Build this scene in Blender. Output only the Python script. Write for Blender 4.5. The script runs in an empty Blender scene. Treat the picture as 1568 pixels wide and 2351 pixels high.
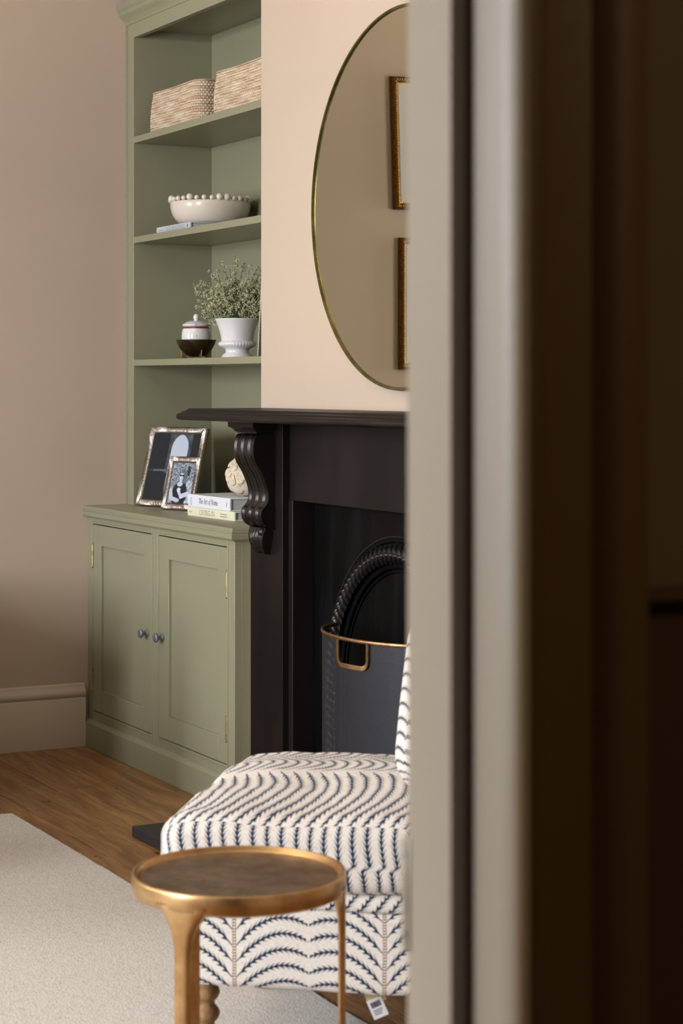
import bpy, bmesh, math, random
import numpy as np
from mathutils import Vector, Matrix, noise
C = bpy.context.scene.collection
scene = bpy.context.scene
PI = math.pi
random.seed(7)
def lin(r, g=None, b=None):
    if g is None: r, g, b = r
    def f(c):
        c /= 255.
        return c/12.92 if c <= .04045 else ((c+.055)/1.055)**2.4
    return (f(r), f(g), f(b), 1.)

# ============================================================ CAMERA
cam = bpy.data.cameras.new('camera'); camo = bpy.data.objects.new('camera', cam); C.objects.link(camo)
camo.location = (0, 0, 1.27); camo.rotation_euler = (PI/2, 0, math.atan2(.4679, -.8838)-PI/2)
cam.sensor_width = 36; cam.sensor_fit = 'AUTO'; cam.lens = 4570/2351*36
cam.shift_y = -(1175.5-880)/2351; cam.clip_start = .05
cam.dof.use_dof = True; cam.dof.focus_distance = 6.2; cam.dof.aperture_fstop = 7.5
scene.camera = camo
# ============================================================ WORLD, LIGHT, EXPOSURE
w = bpy.data.worlds.new('sky'); scene.world = w; w.use_nodes = True
w.node_tree.nodes['Background'].inputs[0].default_value = (.72, .84, 1, 1)
w.node_tree.nodes['Background'].inputs[1].default_value = .5
def area(name, loc, rot, sx, sy, power, col):
    l = bpy.data.lights.new(name, 'AREA'); l.shape = 'RECTANGLE'; l.size = sx; l.size_y = sy
    l.energy = power; l.color = col
    o = bpy.data.objects.new(name, l); C.objects.link(o); o.location = loc; o.rotation_euler = rot
    return o
WINS = [(-5.85, .9), (-2.95, 1.1)]          # x centre, width of the two windows in the front wall
WIN_Z = (.80, 2.50); YF = -2.3
for i, (x, ww) in enumerate(WINS):
    area('window_daylight', (x, YF-.62, 1.85), (PI/2-.35, 0, (0, .72)[i]), ww+.3, 2.0, [205, 450][i], (.97, .985, 1))
lp = bpy.data.lights.new('ceiling_bounce_light', 'POINT'); lp.energy = 95; lp.color = (1, .78, .56); lp.shadow_soft_size = .05  # added warm source inside the unseen uplighter, for ceiling bounce
lpo = bpy.data.objects.new('ceiling_bounce_light', lp); C.objects.link(lpo); lpo.location = (-4.3, .6, 2.42)
scene.view_settings.view_transform = 'Standard'; scene.view_settings.look = 'None'
lh = bpy.data.lights.new('hall_fill_light', 'POINT'); lh.energy = 14; lh.color = (1, .75, .45); lh.shadow_soft_size = .1  # added fill with no fixture, lifts the dark hall-side faces
lho = bpy.data.objects.new('hall_fill_light', lh); C.objects.link(lho); lho.location = (.5, 1.6, 2.3)
scene.view_settings.exposure = 0.06; scene.view_settings.gamma = 1; scene.view_settings.use_curve_mapping = False
scene.cycles.use_denoising = True; scene.cycles.max_bounces = 8; scene.cycles.diffuse_bounces = 2; scene.cycles.sample_clamp_indirect = 6
scene.cycles.caustics_reflective = False; scene.cycles.caustics_refractive = False

# ============================================================ NODE MATERIALS
class Nt:
    def __init__(s, name):
        s.m = bpy.data.materials.new(name); s.m.use_nodes = True; s.t = s.m.node_tree
        s.b = s.t.nodes['Principled BSDF']; s.out = s.t.nodes['Material Output']
    def n(s, typ, **k):
        nd = s.t.nodes.new(typ)
        for a, v in k.items(): setattr(nd, a, v)
        return nd
    def link(s, a, b): s.t.links.new(a, b)
    def put(s, sock, v):
        if isinstance(v, V): s.link(v.o, sock)
        elif hasattr(v, 'is_output'): s.link(v, sock)
        else: sock.default_value = v
    def coord(s, kind='Object'):
        return s.n('ShaderNodeTexCoord').outputs[kind]
    def xyz(s, kind='Object'):
        sp = s.n('ShaderNodeSeparateXYZ'); s.link(s.coord(kind), sp.inputs[0])
        return [V(s, o) for o in sp.outputs]
    def noise(s, scale, detail=3, rough=.5, vec=None, sc=None, kind='Object', off=None):
        nz = s.n('ShaderNodeTexNoise'); nz.inputs['Scale'].default_value = scale
        nz.inputs['Detail'].default_value = detail; nz.inputs['Roughness'].default_value = rough
        mp = s.n('ShaderNodeMapping'); s.link(vec if vec else s.coord(kind), mp.inputs[0])
        if sc: mp.inputs['Scale'].default_value = sc
        if off is not None: s.put(mp.inputs['Location'], off)
        s.link(mp.outputs[0], nz.inputs['Vector'])
        return V(s, nz.outputs['Fac'])
    def mix(s, f, a, b):
        mx = s.n('ShaderNodeMix', data_type='RGBA')
        s.put(mx.inputs[0], f); s.put(mx.inputs[6], a); s.put(mx.inputs[7], b)
        return mx.outputs[2]
    def bump(s, h, dist=.001, strength=1):
        b = s.n('ShaderNodeBump'); b.inputs['Distance'].default_value = dist; b.inputs['Strength'].default_value = strength
        s.put(b.inputs['Height'], h); s.link(b.outputs[0], s.b.inputs['Normal'])
    def set(s, **k):
        for a, v in k.items(): s.put(s.b.inputs[a.replace('_', ' ')], v)
        return s.m
class V:
    def __init__(s, N, o): s.N = N; s.o = o
    def op(s, o, b=None, c=None, rev=False):
        nd = s.N.n('ShaderNodeMath', operation=o)
        a, bb = (b, s) if rev else (s, b)
        s.N.put(nd.inputs[0], a)
        if bb is not None: s.N.put(nd.inputs[1], bb)
        if c is not None: s.N.put(nd.inputs[2], c)
        return V(s.N, nd.outputs[0])
    def __add__(s, b): return s.op('ADD', b)
    __radd__ = __add__
    def __mul__(s, b): return s.op('MULTIPLY', b)
    __rmul__ = __mul__
    def __sub__(s, b): return s.op('SUBTRACT', b)
    def __rsub__(s, b): return s.op('SUBTRACT', b, rev=True)
    def __truediv__(s, b): return s.op('DIVIDE', b)
    def __rtruediv__(s, b): return s.op('DIVIDE', b, rev=True)
    def abs(s): return s.op('ABSOLUTE')
    def fract(s): return s.op('FRACT')
    def lt(s, b): return s.op('LESS_THAN', b)
    def gt(s, b): return s.op('GREATER_THAN', b)
    def max(s, b): return s.op('MAXIMUM', b)
    def min(s, b): return s.op('MINIMUM', b)
    def pow(s, b): return s.op('POWER', b)
    def sin(s): return s.op('SINE')
    def ramp(s, a, b):       # smooth 0..1 between a and b
        nd = s.N.n('ShaderNodeMapRange'); nd.interpolation_type = 'SMOOTHSTEP'
        s.N.put(nd.inputs[0], s); nd.inputs[1].default_value = a; nd.inputs[2].default_value = b
        return V(s.N, nd.outputs[0])

def paint(name, col, rough=.6, var=.06, bs=180, bd=.0004, spec=.5, big=3):
    N = Nt(name); c = lin(col); d = tuple(x*(1-var*2) for x in c[:3])+(1,)
    k = N.noise(big, 4)
    N.bump(N.noise(bs, 3), bd)
    return N.set(Base_Color=N.mix(k, c, d), Roughness=rough, Specular_IOR_Level=spec)
M = {}
M['wall'] = paint('plaster_pink_paint', (196, 179, 163), .82, .03, 90, .00015, .25)
M['ceil'] = paint('ceiling_white_paint', (225, 220, 212), .9, .02, 80, .0004)
M['green'] = paint('sage_green_eggshell', (144, 144, 120), .34, .03, 320, .0003, .5)
M['trim'] = paint('offwhite_satin_paint', (205, 192, 176), .45, .03, 200, .0003)
M['door'] = paint('stone_door_paint', (174, 163, 146), .42, .04, 220, .0003)
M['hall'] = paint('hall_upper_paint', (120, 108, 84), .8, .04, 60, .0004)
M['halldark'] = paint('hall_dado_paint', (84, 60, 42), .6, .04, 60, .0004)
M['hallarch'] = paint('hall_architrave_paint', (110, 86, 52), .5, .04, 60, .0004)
def mantel_mat():
    N = Nt('black_slate_surround'); k = N.noise(5, 5, .6, sc=(1, 1, .25))
    N.bump(N.noise(140, 3), .0002)
    return N.set(Base_Color=N.mix(k.ramp(.35, .75), lin(15, 13, 13), lin(30, 24, 23)), Roughness=(k*.15)+.36, Specular_IOR_Level=.22)
M['mantel'] = mantel_mat()
def iron_mat():
    N = Nt('blackened_cast_iron'); k = N.noise(14, 5, .6, sc=(1, 1, .2))
    N.bump(N.noise(300, 3), .0004)
    return N.set(Base_Color=N.mix(k.ramp(.45, .8), lin(5, 5, 5), lin(18, 19, 22)), Roughness=.46, Specular_IOR_Level=.10)
M['iron'] = iron_mat()
M['slate'] = paint('honed_hearth_slate', (38, 39, 44), .55, .08, 200, .0003)
N = Nt('cast_iron_relief'); N.bump(N.noise(260, 3), .0003); M['ironrelief'] = N.set(Base_Color=lin(16, 16, 18), Roughness=.34, Specular_IOR_Level=.5)
N = Nt('polished_black_slate'); N.bump(N.noise(60, 3), .0003); M['mantelgloss'] = N.set(Base_Color=lin(20, 17, 16), Roughness=.27, Specular_IOR_Level=.5)
def metal(name, c1, c2, rough=.3, sc=8, rv=.15, metallic=1, bd=.0003):
    N = Nt(name); k = N.noise(sc, 5, .65)
    N.bump(N.noise(60, 4), bd)
    return N.set(Base_Color=N.mix(k.ramp(.3, .72), lin(c1), lin(c2)), Roughness=(k*rv)+rough, Metallic=metallic)
M['gold'] = metal('antique_gold_metal', (214, 180, 132), (176, 136, 90), .27, 14, .12)
M['tray'] = metal('dark_bronze_tray', (160, 136, 114), (112, 92, 76), .24, 22, .2, .8, .0005)
M['brass'] = metal('aged_brass', (184, 150, 112), (132, 102, 70), .32, 30, .2)
M['bronze'] = metal('old_bronze', (112, 94, 64), (60, 50, 36), .3, 40, .2)
M['finmetal'] = metal('pale_brass_fin', (205, 180, 130), (140, 110, 70), .35, 40, .2)
M['pewter'] = metal('pewter_knob', (142, 148, 158), (104, 110, 120), .34, 90, .2, .55)
M['hinge'] = metal('brass_hinge', (196, 176, 130), (130, 116, 84), .35, 30, .2)
M['silverrib'] = metal('champagne_silver_leaf', (206, 200, 194), (178, 168, 160), .26, 30, .1, 1, .00005)
M['gildframe'] = metal('rubbed_gilt_wood', (150, 104, 52), (84, 56, 30), .38, 120, .2)
M['gildbead'] = metal('gilt_bead', (196, 160, 96), (120, 92, 52), .35, 160, .2)
M['mirrorrim'] = metal('olive_brass_rim', (150, 146, 92), (96, 92, 54), .25, 12, .1)
M['steel'] = metal('strike_steel', (176, 172, 158), (150, 148, 136), .3, 30, .2)
N = Nt('tinted_mirror_glass'); M['mirror'] = N.set(Base_Color=(.60, .58, .48, 1), Metallic=1., Roughness=.012)
N = Nt('window_glass')
tr = N.n('ShaderNodeBsdfTransparent'); gl = N.n('ShaderNodeBsdfGlossy'); gl.inputs['Roughness'].default_value = .02
mx = N.n('ShaderNodeMixShader'); mx.inputs[0].default_value = .05
N.link(tr.outputs[0], mx.inputs[1]); N.link(gl.outputs[0], mx.inputs[2]); N.link(mx.outputs[0], N.out.inputs[0]); M['glass'] = N.m
def ceramic(name, c, rough=.15, var=.03):
    N = Nt(name); k = N.noise(9, 4); c1 = lin(c); c2 = tuple(x*(1-var*2) for x in c1[:3])+(1,)
    N.bump(N.noise(90, 2), .0002)
    return N.set(Base_Color=N.mix(k, c1, c2), Roughness=rough, Coat_Weight=.3, Coat_Roughness=.08)
M['stoneware'] = ceramic('cream_stoneware', (222, 212, 200), .22)
M['porcelain'] = ceramic('white_porcelain', (226, 226, 230), .12)
M['redband'] = ceramic('oxblood_glaze', (120, 52, 38), .3)
M['speck'] = ceramic('dark_glaze_fleck', (60, 40, 36), .3)
def plaster():
    N = Nt('carved_cream_wood'); x, y, z = N.xyz()
    k = N.noise(70, 5, .7); g = N.noise(260, 4, .6, sc=(1, .12, 1))
    N.bump(g, .001)
    return N.set(Base_Color=N.mix((k+g*.6).ramp(.82, 1.15), lin(214, 202, 180), lin(120, 106, 88)), Roughness=.7)
M['carved'] = plaster()
M['paperwhite'] = paint('white_book_cloth', (224, 227, 238), .5, .01, 400, .0001)
M['papercream'] = paint('cream_book_cloth', (222, 221, 198), .5, .01, 400, .0001)
M['coverblue'] = paint('pale_grey_cover', (190, 196, 206), .45, .02, 400, .0001)
def pages():
    N = Nt('page_block'); x, y, z = N.xyz()
    s = (z*2600).sin()*.5+.5
    N.bump(s, .0003)
    return N.set(Base_Color=N.mix(s, lin(206, 209, 214), lin(184, 188, 195)), Roughness=.8)
M['pages'] = pages()
M['ink'] = paint('dark_print_ink', (62, 66, 84), .6, .01)
M['inkgrey'] = paint('grey_print_ink', (92, 94, 88), .6, .01)
M['inkpale'] = paint('pale_print_ink', (150, 154, 166), .6, .01)
M['turned'] = None
def wood(name, c1, c2, rough=.5, axis='z'):
    N = Nt(name); sc = {'z': (1, 1, .08), 'x': (.08, 1, 1)}[axis]
    g = N.noise(60, 5, .6, sc=sc)
    N.bump(g, .0005)
    return N.set(Base_Color=N.mix(g.ramp(.35, .7), lin(c1), lin(c2)), Roughness=rough)
M['turned'] = wood('limed_turned_wood', (176, 136, 94), (128, 92, 58), .5)
M['darkwood'] = wood('dark_frame_back', (70, 58, 46), (44, 36, 28), .6)
M['backboard'] = paint('olive_frame_edge', (110, 98, 74), .6, .03)
def floor_mat():
    N = Nt('waxed_pine_boards')
    oi = N.n('ShaderNodeObjectInfo'); rnd = V(N, oi.outputs['Random'])
    cb = N.n('ShaderNodeCombineXYZ'); N.put(cb.inputs[0], rnd*37.); N.put(cb.inputs[1], rnd*11.)
    sep = N.xyz('Object')
    warp = N.noise(1.6, 2, .5, off=cb.outputs[0])
    cc = N.n('ShaderNodeCombineXYZ'); N.put(cc.inputs[0], sep[0]*.05+rnd*9.); N.put(cc.inputs[1], sep[1]+warp*.05); N.put(cc.inputs[2], rnd*5.)
    g1 = N.noise(60, 6, .66, vec=cc.outputs[0]); g2 = N.noise(260, 3, .6, vec=cc.outputs[0])
    rings = ((sep[1]*70.+warp*22.+sep[0]*1.5).sin()*.5+.5).pow(3.)
    blot = N.noise(4.5, 4, .6, off=cb.outputs[0], sc=(.6, 1, 1))
    base = N.mix(g1.ramp(.3, .72), lin(180, 138, 90), lin(128, 90, 54))
    base = N.mix(rings*.45, base, lin(96, 62, 38))
    base = N.mix(g2.ramp(.48, .72)*.7, base, lin(92, 56, 30))
    base = N.mix(blot.ramp(.5, .78)*.55, base, lin(82, 52, 30))
    pit = N.noise(26, 2, .5, off=cb.outputs[0], sc=(.5, 1, 1)).gt(.70)
    base = N.mix(pit, base, lin(38, 26, 20))
    base = N.mix(rnd*.35, base, lin(120, 78, 44))
    N.bump(g1*.5+g2*.5, .0012)
    return N.set(Base_Color=base, Roughness=g1*.25+.26)
M['floor'] = floor_mat()
N = Nt('dusty_joint_fill'); M['subfloor'] = N.set(Base_Color=N.mix(N.noise(3.5, 4, .7).ramp(.38, .56), lin(40, 30, 24), lin(186, 176, 164)), Roughness=.95)
def rug_mat():
    N = Nt('oatmeal_wool_loop'); x, y, z = N.xyz()
    wz = N.noise(40, 2)
    rows = ((x*1250.+wz*9.).sin()*.5+.5); cols = ((y*1400.+wz*9.).sin()*.5+.5)
    sp = N.noise(420, 3, .7, sc=(1, .5, 1)); sp2 = N.noise(70, 4, .7, sc=(.6, 1, 1))
    N.bump(rows*.10+cols*.10+sp*1.2+sp2*.5, .0026)
    c = N.mix(sp.ramp(.46, .66), lin(232, 228, 223), lin(184, 176, 168))
    c = N.mix((sp2.ramp(.5, .75))*.4, c, lin(182, 172, 164))
    return N.set(Base_Color=c, Roughness=.95, Specular_IOR_Level=.1)
M['rug'] = rug_mat()
def frond_mat(name, H=.057, S=.0278, P=.27, peak=.68, stem=True, W=.0076, nl=14., tang=None):
    """printed fronds; UV is in metres, V > 5 marks boxing strips where the fronds run straight"""
    N = Nt(name); uv = N.n('ShaderNodeUVMap'); uv.uv_map = 'UVMap'
    sp = N.n('ShaderNodeSeparateXYZ'); N.link(uv.outputs[0], sp.inputs[0]); U = V(N, sp.outputs[0]); Vr = V(N, sp.outputs[1])
    strip = Vr.gt(5.); Vv = Vr-strip*10.
    wob = N.noise(30, 2, .5, vec=uv.outputs[0])
    q = ((Vv/P+.5).fract()-.5).abs(); p = q*2.
    k = (p-peak)/peak
    g = (1.-k*k)*H*(1.-strip)
    sl = k*(-4*H/(peak*P))*(1.-strip)
    if tang:        # fronds that leave the stem tangentially, bulge and fall back
        A_, B_ = tang; pc = p.max(.02)
        g = (pc.pow(.6)*A_-pc*pc*pc*B_)*(1.-strip); sl = (pc.pow(-.4)*(A_*.6)-pc*pc*(3*B_))*(2/P)*(1.-strip)
    cosn = 1./(sl*sl+1.).pow(.5)
    tt = (U-g+wob*.002)/S
    es = (tt.fract()-.5)*S*cosn; e = es.abs()
    cell = ((tt.op('FLOOR')*.371).fract()*.5)
    wid = (p.ramp(.02, .16)*(1.-p.ramp(.86, 1.02)*.7)*W).max(strip*W*.95)
    ph = (p*nl - e*(nl/(P/2))*1.5 + cell)
    tr_ = ((ph.fract()-.5)*2.).abs()
    leaf = ((e/(wid+1e-5))*.75+tr_*.85).lt(.70)*(e.lt(wid))
    core = e.lt(wid*.10+.0009)*(p.lt(.97).max(strip))*(p.gt(.03))
    mask = leaf.max(core)
    th = N.noise(900, 2, .5, vec=uv.outputs[0], sc=(.12, 1, 1)); tv = N.noise(900, 2, .5, vec=uv.outputs[0], sc=(1, .12, 1))
    weave = th*.5+tv*.5
    base = N.mix(weave.ramp(.42, .62), lin(234, 228, 223), lin(212, 202, 192))
    col = N.mix(mask, base, N.mix(weave.ramp(.4, .65), lin(30, 44, 66), lin(50, 66, 90)))
    if stem:
        st = (q*P).lt(.0034)*(1.-strip); edge = (q*P).gt(.0022); bar = ((U/.0052).fract()-.5).abs().gt(.28)
        col = N.mix(st*(edge.max(bar)), col, lin(132, 96, 66))
    N.bump(weave, .0008)
    return N.set(Base_Color=col, Roughness=.9, Specular_IOR_Level=.15, Sheen_Weight=.1)
M['fabric'] = frond_mat('navy_frond_linen')
M['fabrictop'] = frond_mat('navy_scallop_linen', H=.038, S=.0255, P=.32, peak=.46, stem=False, W=.0090, nl=21.)
def basket_mat():
    N = Nt('whitewashed_rattan'); uv = N.n('ShaderNodeUVMap'); uv.uv_map = 'UVMap'
    sp = N.n('ShaderNodeSeparateXYZ'); N.link(uv.outputs[0], sp.inputs[0]); U = V(N, sp.outputs[0]); Vv = V(N, sp.outputs[1])
    s1 = N.noise(28, 4, .65, vec=uv.outputs[0], sc=(.35, 3.2, 1)); s2 = N.noise(240, 3, .6, vec=uv.outputs[0], sc=(.3, 1, 1))
    c = N.mix(s1.ramp(.34, .66), lin(224, 211, 192), lin(184, 154, 120))
    c = N.mix(s2.ramp(.45, .75)*.6, c, lin(150, 118, 92))
    u5 = ((U/.0062).fract()-.5).abs(); v5 = ((Vv/.0088).fract()-.5).abs()
    hole = u5.gt(.33)*v5.gt(.3)  # gaps between strands darkened in the colour as recess shade
    c = N.mix(hole, c, lin(52, 34, 22))
    return N.set(Base_Color=c, Roughness=.75)
M['rattan'] = basket_mat()
def mesh_mat():
    N = Nt('black_wire_mesh'); uv = N.n('ShaderNodeUVMap'); uv.uv_map = 'UVMap'
    sp = N.n('ShaderNodeSeparateXYZ'); N.link(uv.outputs[0], sp.inputs[0]); U = V(N, sp.outputs[0]); Vv = V(N, sp.outputs[1])
    a = (((U+Vv)/.0054).fract()-.5).abs(); b = (((U-Vv)/.0054).fract()-.5).abs()
    wire = a.max(b).gt(.30)
    N.set(Base_Color=lin(60, 61, 67), Roughness=.45, Metallic=.35, Specular_IOR_Level=.4)
    tr = N.n('ShaderNodeBsdfTransparent'); mx = N.n('ShaderNodeMixShader')
    N.put(mx.inputs[0], wire); N.link(tr.outputs[0], mx.inputs[1]); N.link(N.b.outputs[0], mx.inputs[2]); N.link(mx.outputs[0], N.out.inputs[0])
    return N.m
M['mesh'] = mesh_mat()
def vcol(name, rough=.25):
    N = Nt(name); a = N.n('ShaderNodeAttribute'); a.attribute_name = 'Col'
    return N.set(Base_Color=a.outputs['Color'], Roughness=rough, Specular_IOR_Level=.25)
M['photo'] = vcol('monochrome_photo_print', .45)
M['leafdark'] = paint('dark_stem_green', (74, 84, 48), .6, .1)
M['bud'] = paint('pale_green_bud', (236, 236, 200), .5, .15, 100, .0002, .4, 60)
M['budmid'] = paint('mid_green_leaf', (150, 160, 108), .5, .15, 100, .0002, .4, 60)
M['tagpaper'] = paint('white_tag_card', (226, 226, 230), .5, .01)
M['tagedge'] = paint('straw_tag_strip', (190, 180, 120), .6, .02)
M['black'] = paint('black_ink', (30, 30, 34), .6, .01)
M['artpaper'] = paint('pale_mount_board', (206, 204, 206), .5, .02)
M['boneinlay'] = paint('bone_inlay', (222, 214, 204), .4, .02)
M['blackinlay'] = paint('black_inlay', (34, 32, 40), .4, .02)
M['leather'] = paint('sofa_brown_linen', (120, 104, 88), .9, .05)

# ============================================================ MESH HELPERS
class MB:
    def __init__(s): s.v = []; s.f = []; s.uv = []
    def add(s, vs, fs, uvs=None):
        o = len(s.v); s.v += [tuple(p) for p in vs]
        for i, f in enumerate(fs):
            s.f.append([o+k for k in f]); s.uv.append(uvs[i] if uvs else [(0, 0)]*len(f))
        return s
    def box(s, x0, x1, y0, y1, z0, z1):
        v = [(x, y, z) for z in (z0, z1) for y in (y0, y1) for x in (x0, x1)]
        return s.add(v, [(0, 2, 3, 1), (4, 5, 7, 6), (0, 1, 5, 4), (2, 6, 7, 3), (0, 4, 6, 2), (1, 3, 7, 5)])
    def grid(s, fn, nu, nv, cu=False, cv=False, uv=None):
        vs = []; fs = []; us = []
        mu = nu if cu else nu+1; mv = nv if cv else nv+1
        for j in range(mv):
            for i in range(mu): vs.append(fn(i/nu, j/nv))
        for j in range(nv):
            for i in range(nu):
                a = j*mu+i; b = j*mu+(i+1) % mu; c = ((j+1) % mv)*mu+(i+1) % mu; d = ((j+1) % mv)*mu+i
                fs.append((a, b, c, d))
                if uv: us.append([uv(i/nu, j/nv), uv((i+1)/nu, j/nv), uv((i+1)/nu, (j+1)/nv), uv(i/nu, (j+1)/nv)])
        return s.add(vs, fs, us if uv else None)
    def lathe(s, prof, seg=48, mod=None, cx=0, cy=0, cz=0):
        n = len(prof)-1
        def fn(u, v):
            i = round(v*n); r, z = prof[i]; th = 2*PI*u
            if mod: r = r*mod(th, i, z)
            return (cx+r*math.cos(th), cy+r*math.sin(th), cz+z)
        s.grid(fn, seg, n, cu=True)
        if prof[0][0] > 1e-4: pass
        return s
    def tube(s, pts, r, seg=8, closed=False, sy=1.):
        pts = [Vector(p) for p in pts]; n = len(pts)
        fr = []
        up = Vector((0, 0, 1))
        for i in range(n):
            a = pts[(i-1) % n] if (closed or i > 0) else pts[i]; b = pts[(i+1) % n] if (closed or i < n-1) else pts[i]
            t = (b-a).normalized()
            if i == 0:
                x = t.cross(up)
                if x.length < 1e-3: x = t.cross(Vector((1, 0, 0)))
            else: x = fr[-1][0]-t*fr[-1][0].dot(t)
            x.normalize(); fr.append((x, t.cross(x).normalized()))
        rr = r if callable(r) else (lambda k: r)
        def fn(u, v):
            i = round(v*(n if closed else n-1)) % n; x, y = fr[i]; th = 2*PI*u; q = rr(i/max(1, n-1))
            return pts[i]+x*(q*math.cos(th))+y*(q*math.sin(th)*sy)
        o = len(s.v)
        s.grid(fn, seg, n if closed else n-1, cu=True, cv=closed)
        if not closed:
            s.f.append([o+k for k in range(seg)][::-1]); s.uv.append([(0, 0)]*seg)
            e = len(s.v)-seg; s.f.append([e+k for k in range(seg)]); s.uv.append([(0, 0)]*seg)
        return s
    def prism(s, poly, axis, a, b):
        def mk(p, t): return {'x': (t, p[0], p[1]), 'y': (p[0], t, p[1]), 'z': (p[0], p[1], t)}[axis]
        n = len(poly); vs = [mk(p, a) for p in poly]+[mk(p, b) for p in poly]
        fs = [tuple(range(n)), tuple(range(2*n-1, n-1, -1))]+[(i, i+n, (i+1) % n+n, (i+1) % n) for i in range(n)]
        return s.add(vs, fs)
    def rings(s, x0, x1, y0, y1, prof, ends=(1, 1)):
        """moulding wrapped round left, front and right: prof = [(outset, z)], back stays on y1"""
        vs = []; fs = []
        for o, z in prof:
            vs += [(x0-o*ends[0], y1, z), (x0-o*ends[0], y0-o, z), (x1+o*ends[1], y0-o, z), (x1+o*ends[1], y1, z)]
        n = len(prof)
        for i in range(n-1):
            for k in range(4):
                a = i*4+k; b = i*4+(k+1) % 4; fs.append((a, b, b+4, a+4))
        fs.append((3, 2, 1, 0)); e = (n-1)*4; fs.append((e, e+1, e+2, e+3))
        return s.add(vs, fs)
    def ball(s, c, r, seg=16, ring=10):
        def fn(u, v):
            th = 2*PI*u; ph = PI*v
            return (c[0]+r*math.sin(ph)*math.cos(th), c[1]+r*math.sin(ph)*math.sin(th), c[2]-r*math.cos(ph))
        return s.grid(fn, seg, ring, cu=True)
    def move(s, M4, start=0):
        for i in range(start, len(s.v)): s.v[i] = tuple(M4 @ Vector(s.v[i]))
        return s
def setp(o, label=None, cat=None, group=None, kind=None):
    if label: o['label'] = label
    if cat: o['category'] = cat
    if group: o['group'] = group
    if kind: o['kind'] = kind
    return o
def obj(name, mb, mat, parent=None, smooth=35, bevel=0, merge=False, seg=2, label=None, kind=None):
    me = bpy.data.meshes.new(name)
    me.from_pydata(mb.v, [], mb.f)
    if any(u != (0, 0) for f in mb.uv[:4000] for u in f):
        ul = me.uv_layers.new(name='UVMap')
        ul.data.foreach_set('uv', [c for f in mb.uv for u in f for c in u])
    bm = bmesh.new(); bm.from_mesh(me)
    if merge: bmesh.ops.remove_doubles(bm, verts=bm.verts, dist=1e-6)
    bmesh.ops.recalc_face_normals(bm, faces=bm.faces)
    bm.to_mesh(me); bm.free()
    me.materials.append(M[mat] if isinstance(mat, str) else mat)
    if smooth:
        me.polygons.foreach_set('use_smooth', [True]*len(me.polygons)); me.set_sharp_from_angle(angle=math.radians(smooth))
    o = bpy.data.objects.new(name, me); C.objects.link(o)
    if parent: o.parent = parent
    if bevel:
        b = o.modifiers.new('bevel', 'BEVEL'); b.width = bevel; b.segments = seg; b.limit_method = 'ANGLE'; b.angle_limit = math.radians(40)
        b.harden_normals = False
    setp(o, label=label, kind=kind)
    return o
def thing(name, label, cat, loc=(0, 0, 0), rz=0, group=None, rot=None):
    o = bpy.data.objects.new(name, None); C.objects.link(o); o.empty_display_size = .05
    o.location = loc; o.rotation_euler = rot if rot else (0, 0, rz)
    return setp(o, label, cat, group)
def struct(name, mb, mat, parent=None, **k):
    return setp(obj(name, mb, mat, parent, **k), kind='structure')
def dup(o, parent=None, **k):
    c = o.copy(); C.objects.link(c); c.parent = parent
    for a, v in k.items(): setattr(c, a, v)
    return c

# ============================================================ ROOM SHELL
XL, XR, YB, ZC = -6.6, -1.31, 2.95, 2.85      # left wall, door wall (room face), alcove back, ceiling
struct('wall_left', MB().box(XL-.12, XL, YF-.12, YB+.1, 0, ZC), 'wall')
struct('wall_back', MB().box(XL, XR, YB, YB+.1, 0, ZC), 'wall')
struct('wall_fireplace', MB().box(-5.37, -3.61, 2.57, YB, 0, ZC), 'wall', bevel=.003)
struct('ceiling', MB().box(XL-.12, .9, YF-.12, YB+.1, ZC, ZC+.08), 'ceil')
mb = MB(); segs = []
xs = [XL]
for x, ww in WINS: xs += [x-ww/2, x+ww/2]
xs.append(XR)
for i in range(0, len(xs), 2): mb.box(xs[i], xs[i+1], YF-.12, YF, 0, ZC)
for x, ww in WINS:
    mb.box(x-ww/2, x+ww/2, YF-.12, YF, 0, WIN_Z[0]); mb.box(x-ww/2, x+ww/2, YF-.12, YF, WIN_Z[1], ZC)
struct('wall_front', mb, 'wall')
for i, (x, ww) in enumerate(WINS):
    x0, x1, z0, z1 = x-ww/2, x+ww/2, WIN_Z[0], WIN_Z[1]; zm = (z0+z1)/2
    f = MB()
    for a in ((x0, x0+.05, z0, z1), (x1-.05, x1, z0, z1), (x0+.05, x1-.05, z0, z0+.06), (x0+.05, x1-.05, z1-.05, z1), (x0+.05, x1-.05, zm-.02, zm+.02), (x-.012, x+.012, zm+.02, z1-.05), (x-.012, x+.012, z0+.06, zm-.02)):
        f.box(a[0], a[1], YF-.09, YF-.05, a[2], a[3])
    wo = struct('window_%d' % (i+1), f, 'trim')
    obj('pane', MB().box(x0+.05, x1-.05, YF-.072, YF-.068, z0+.05, z1-.05), 'glass', wo)
    obj('sill', MB().box(x0-.05, x1+.05, YF-.05, YF+.05, z0-.035, z0), 'trim', wo, bevel=.006)
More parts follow.
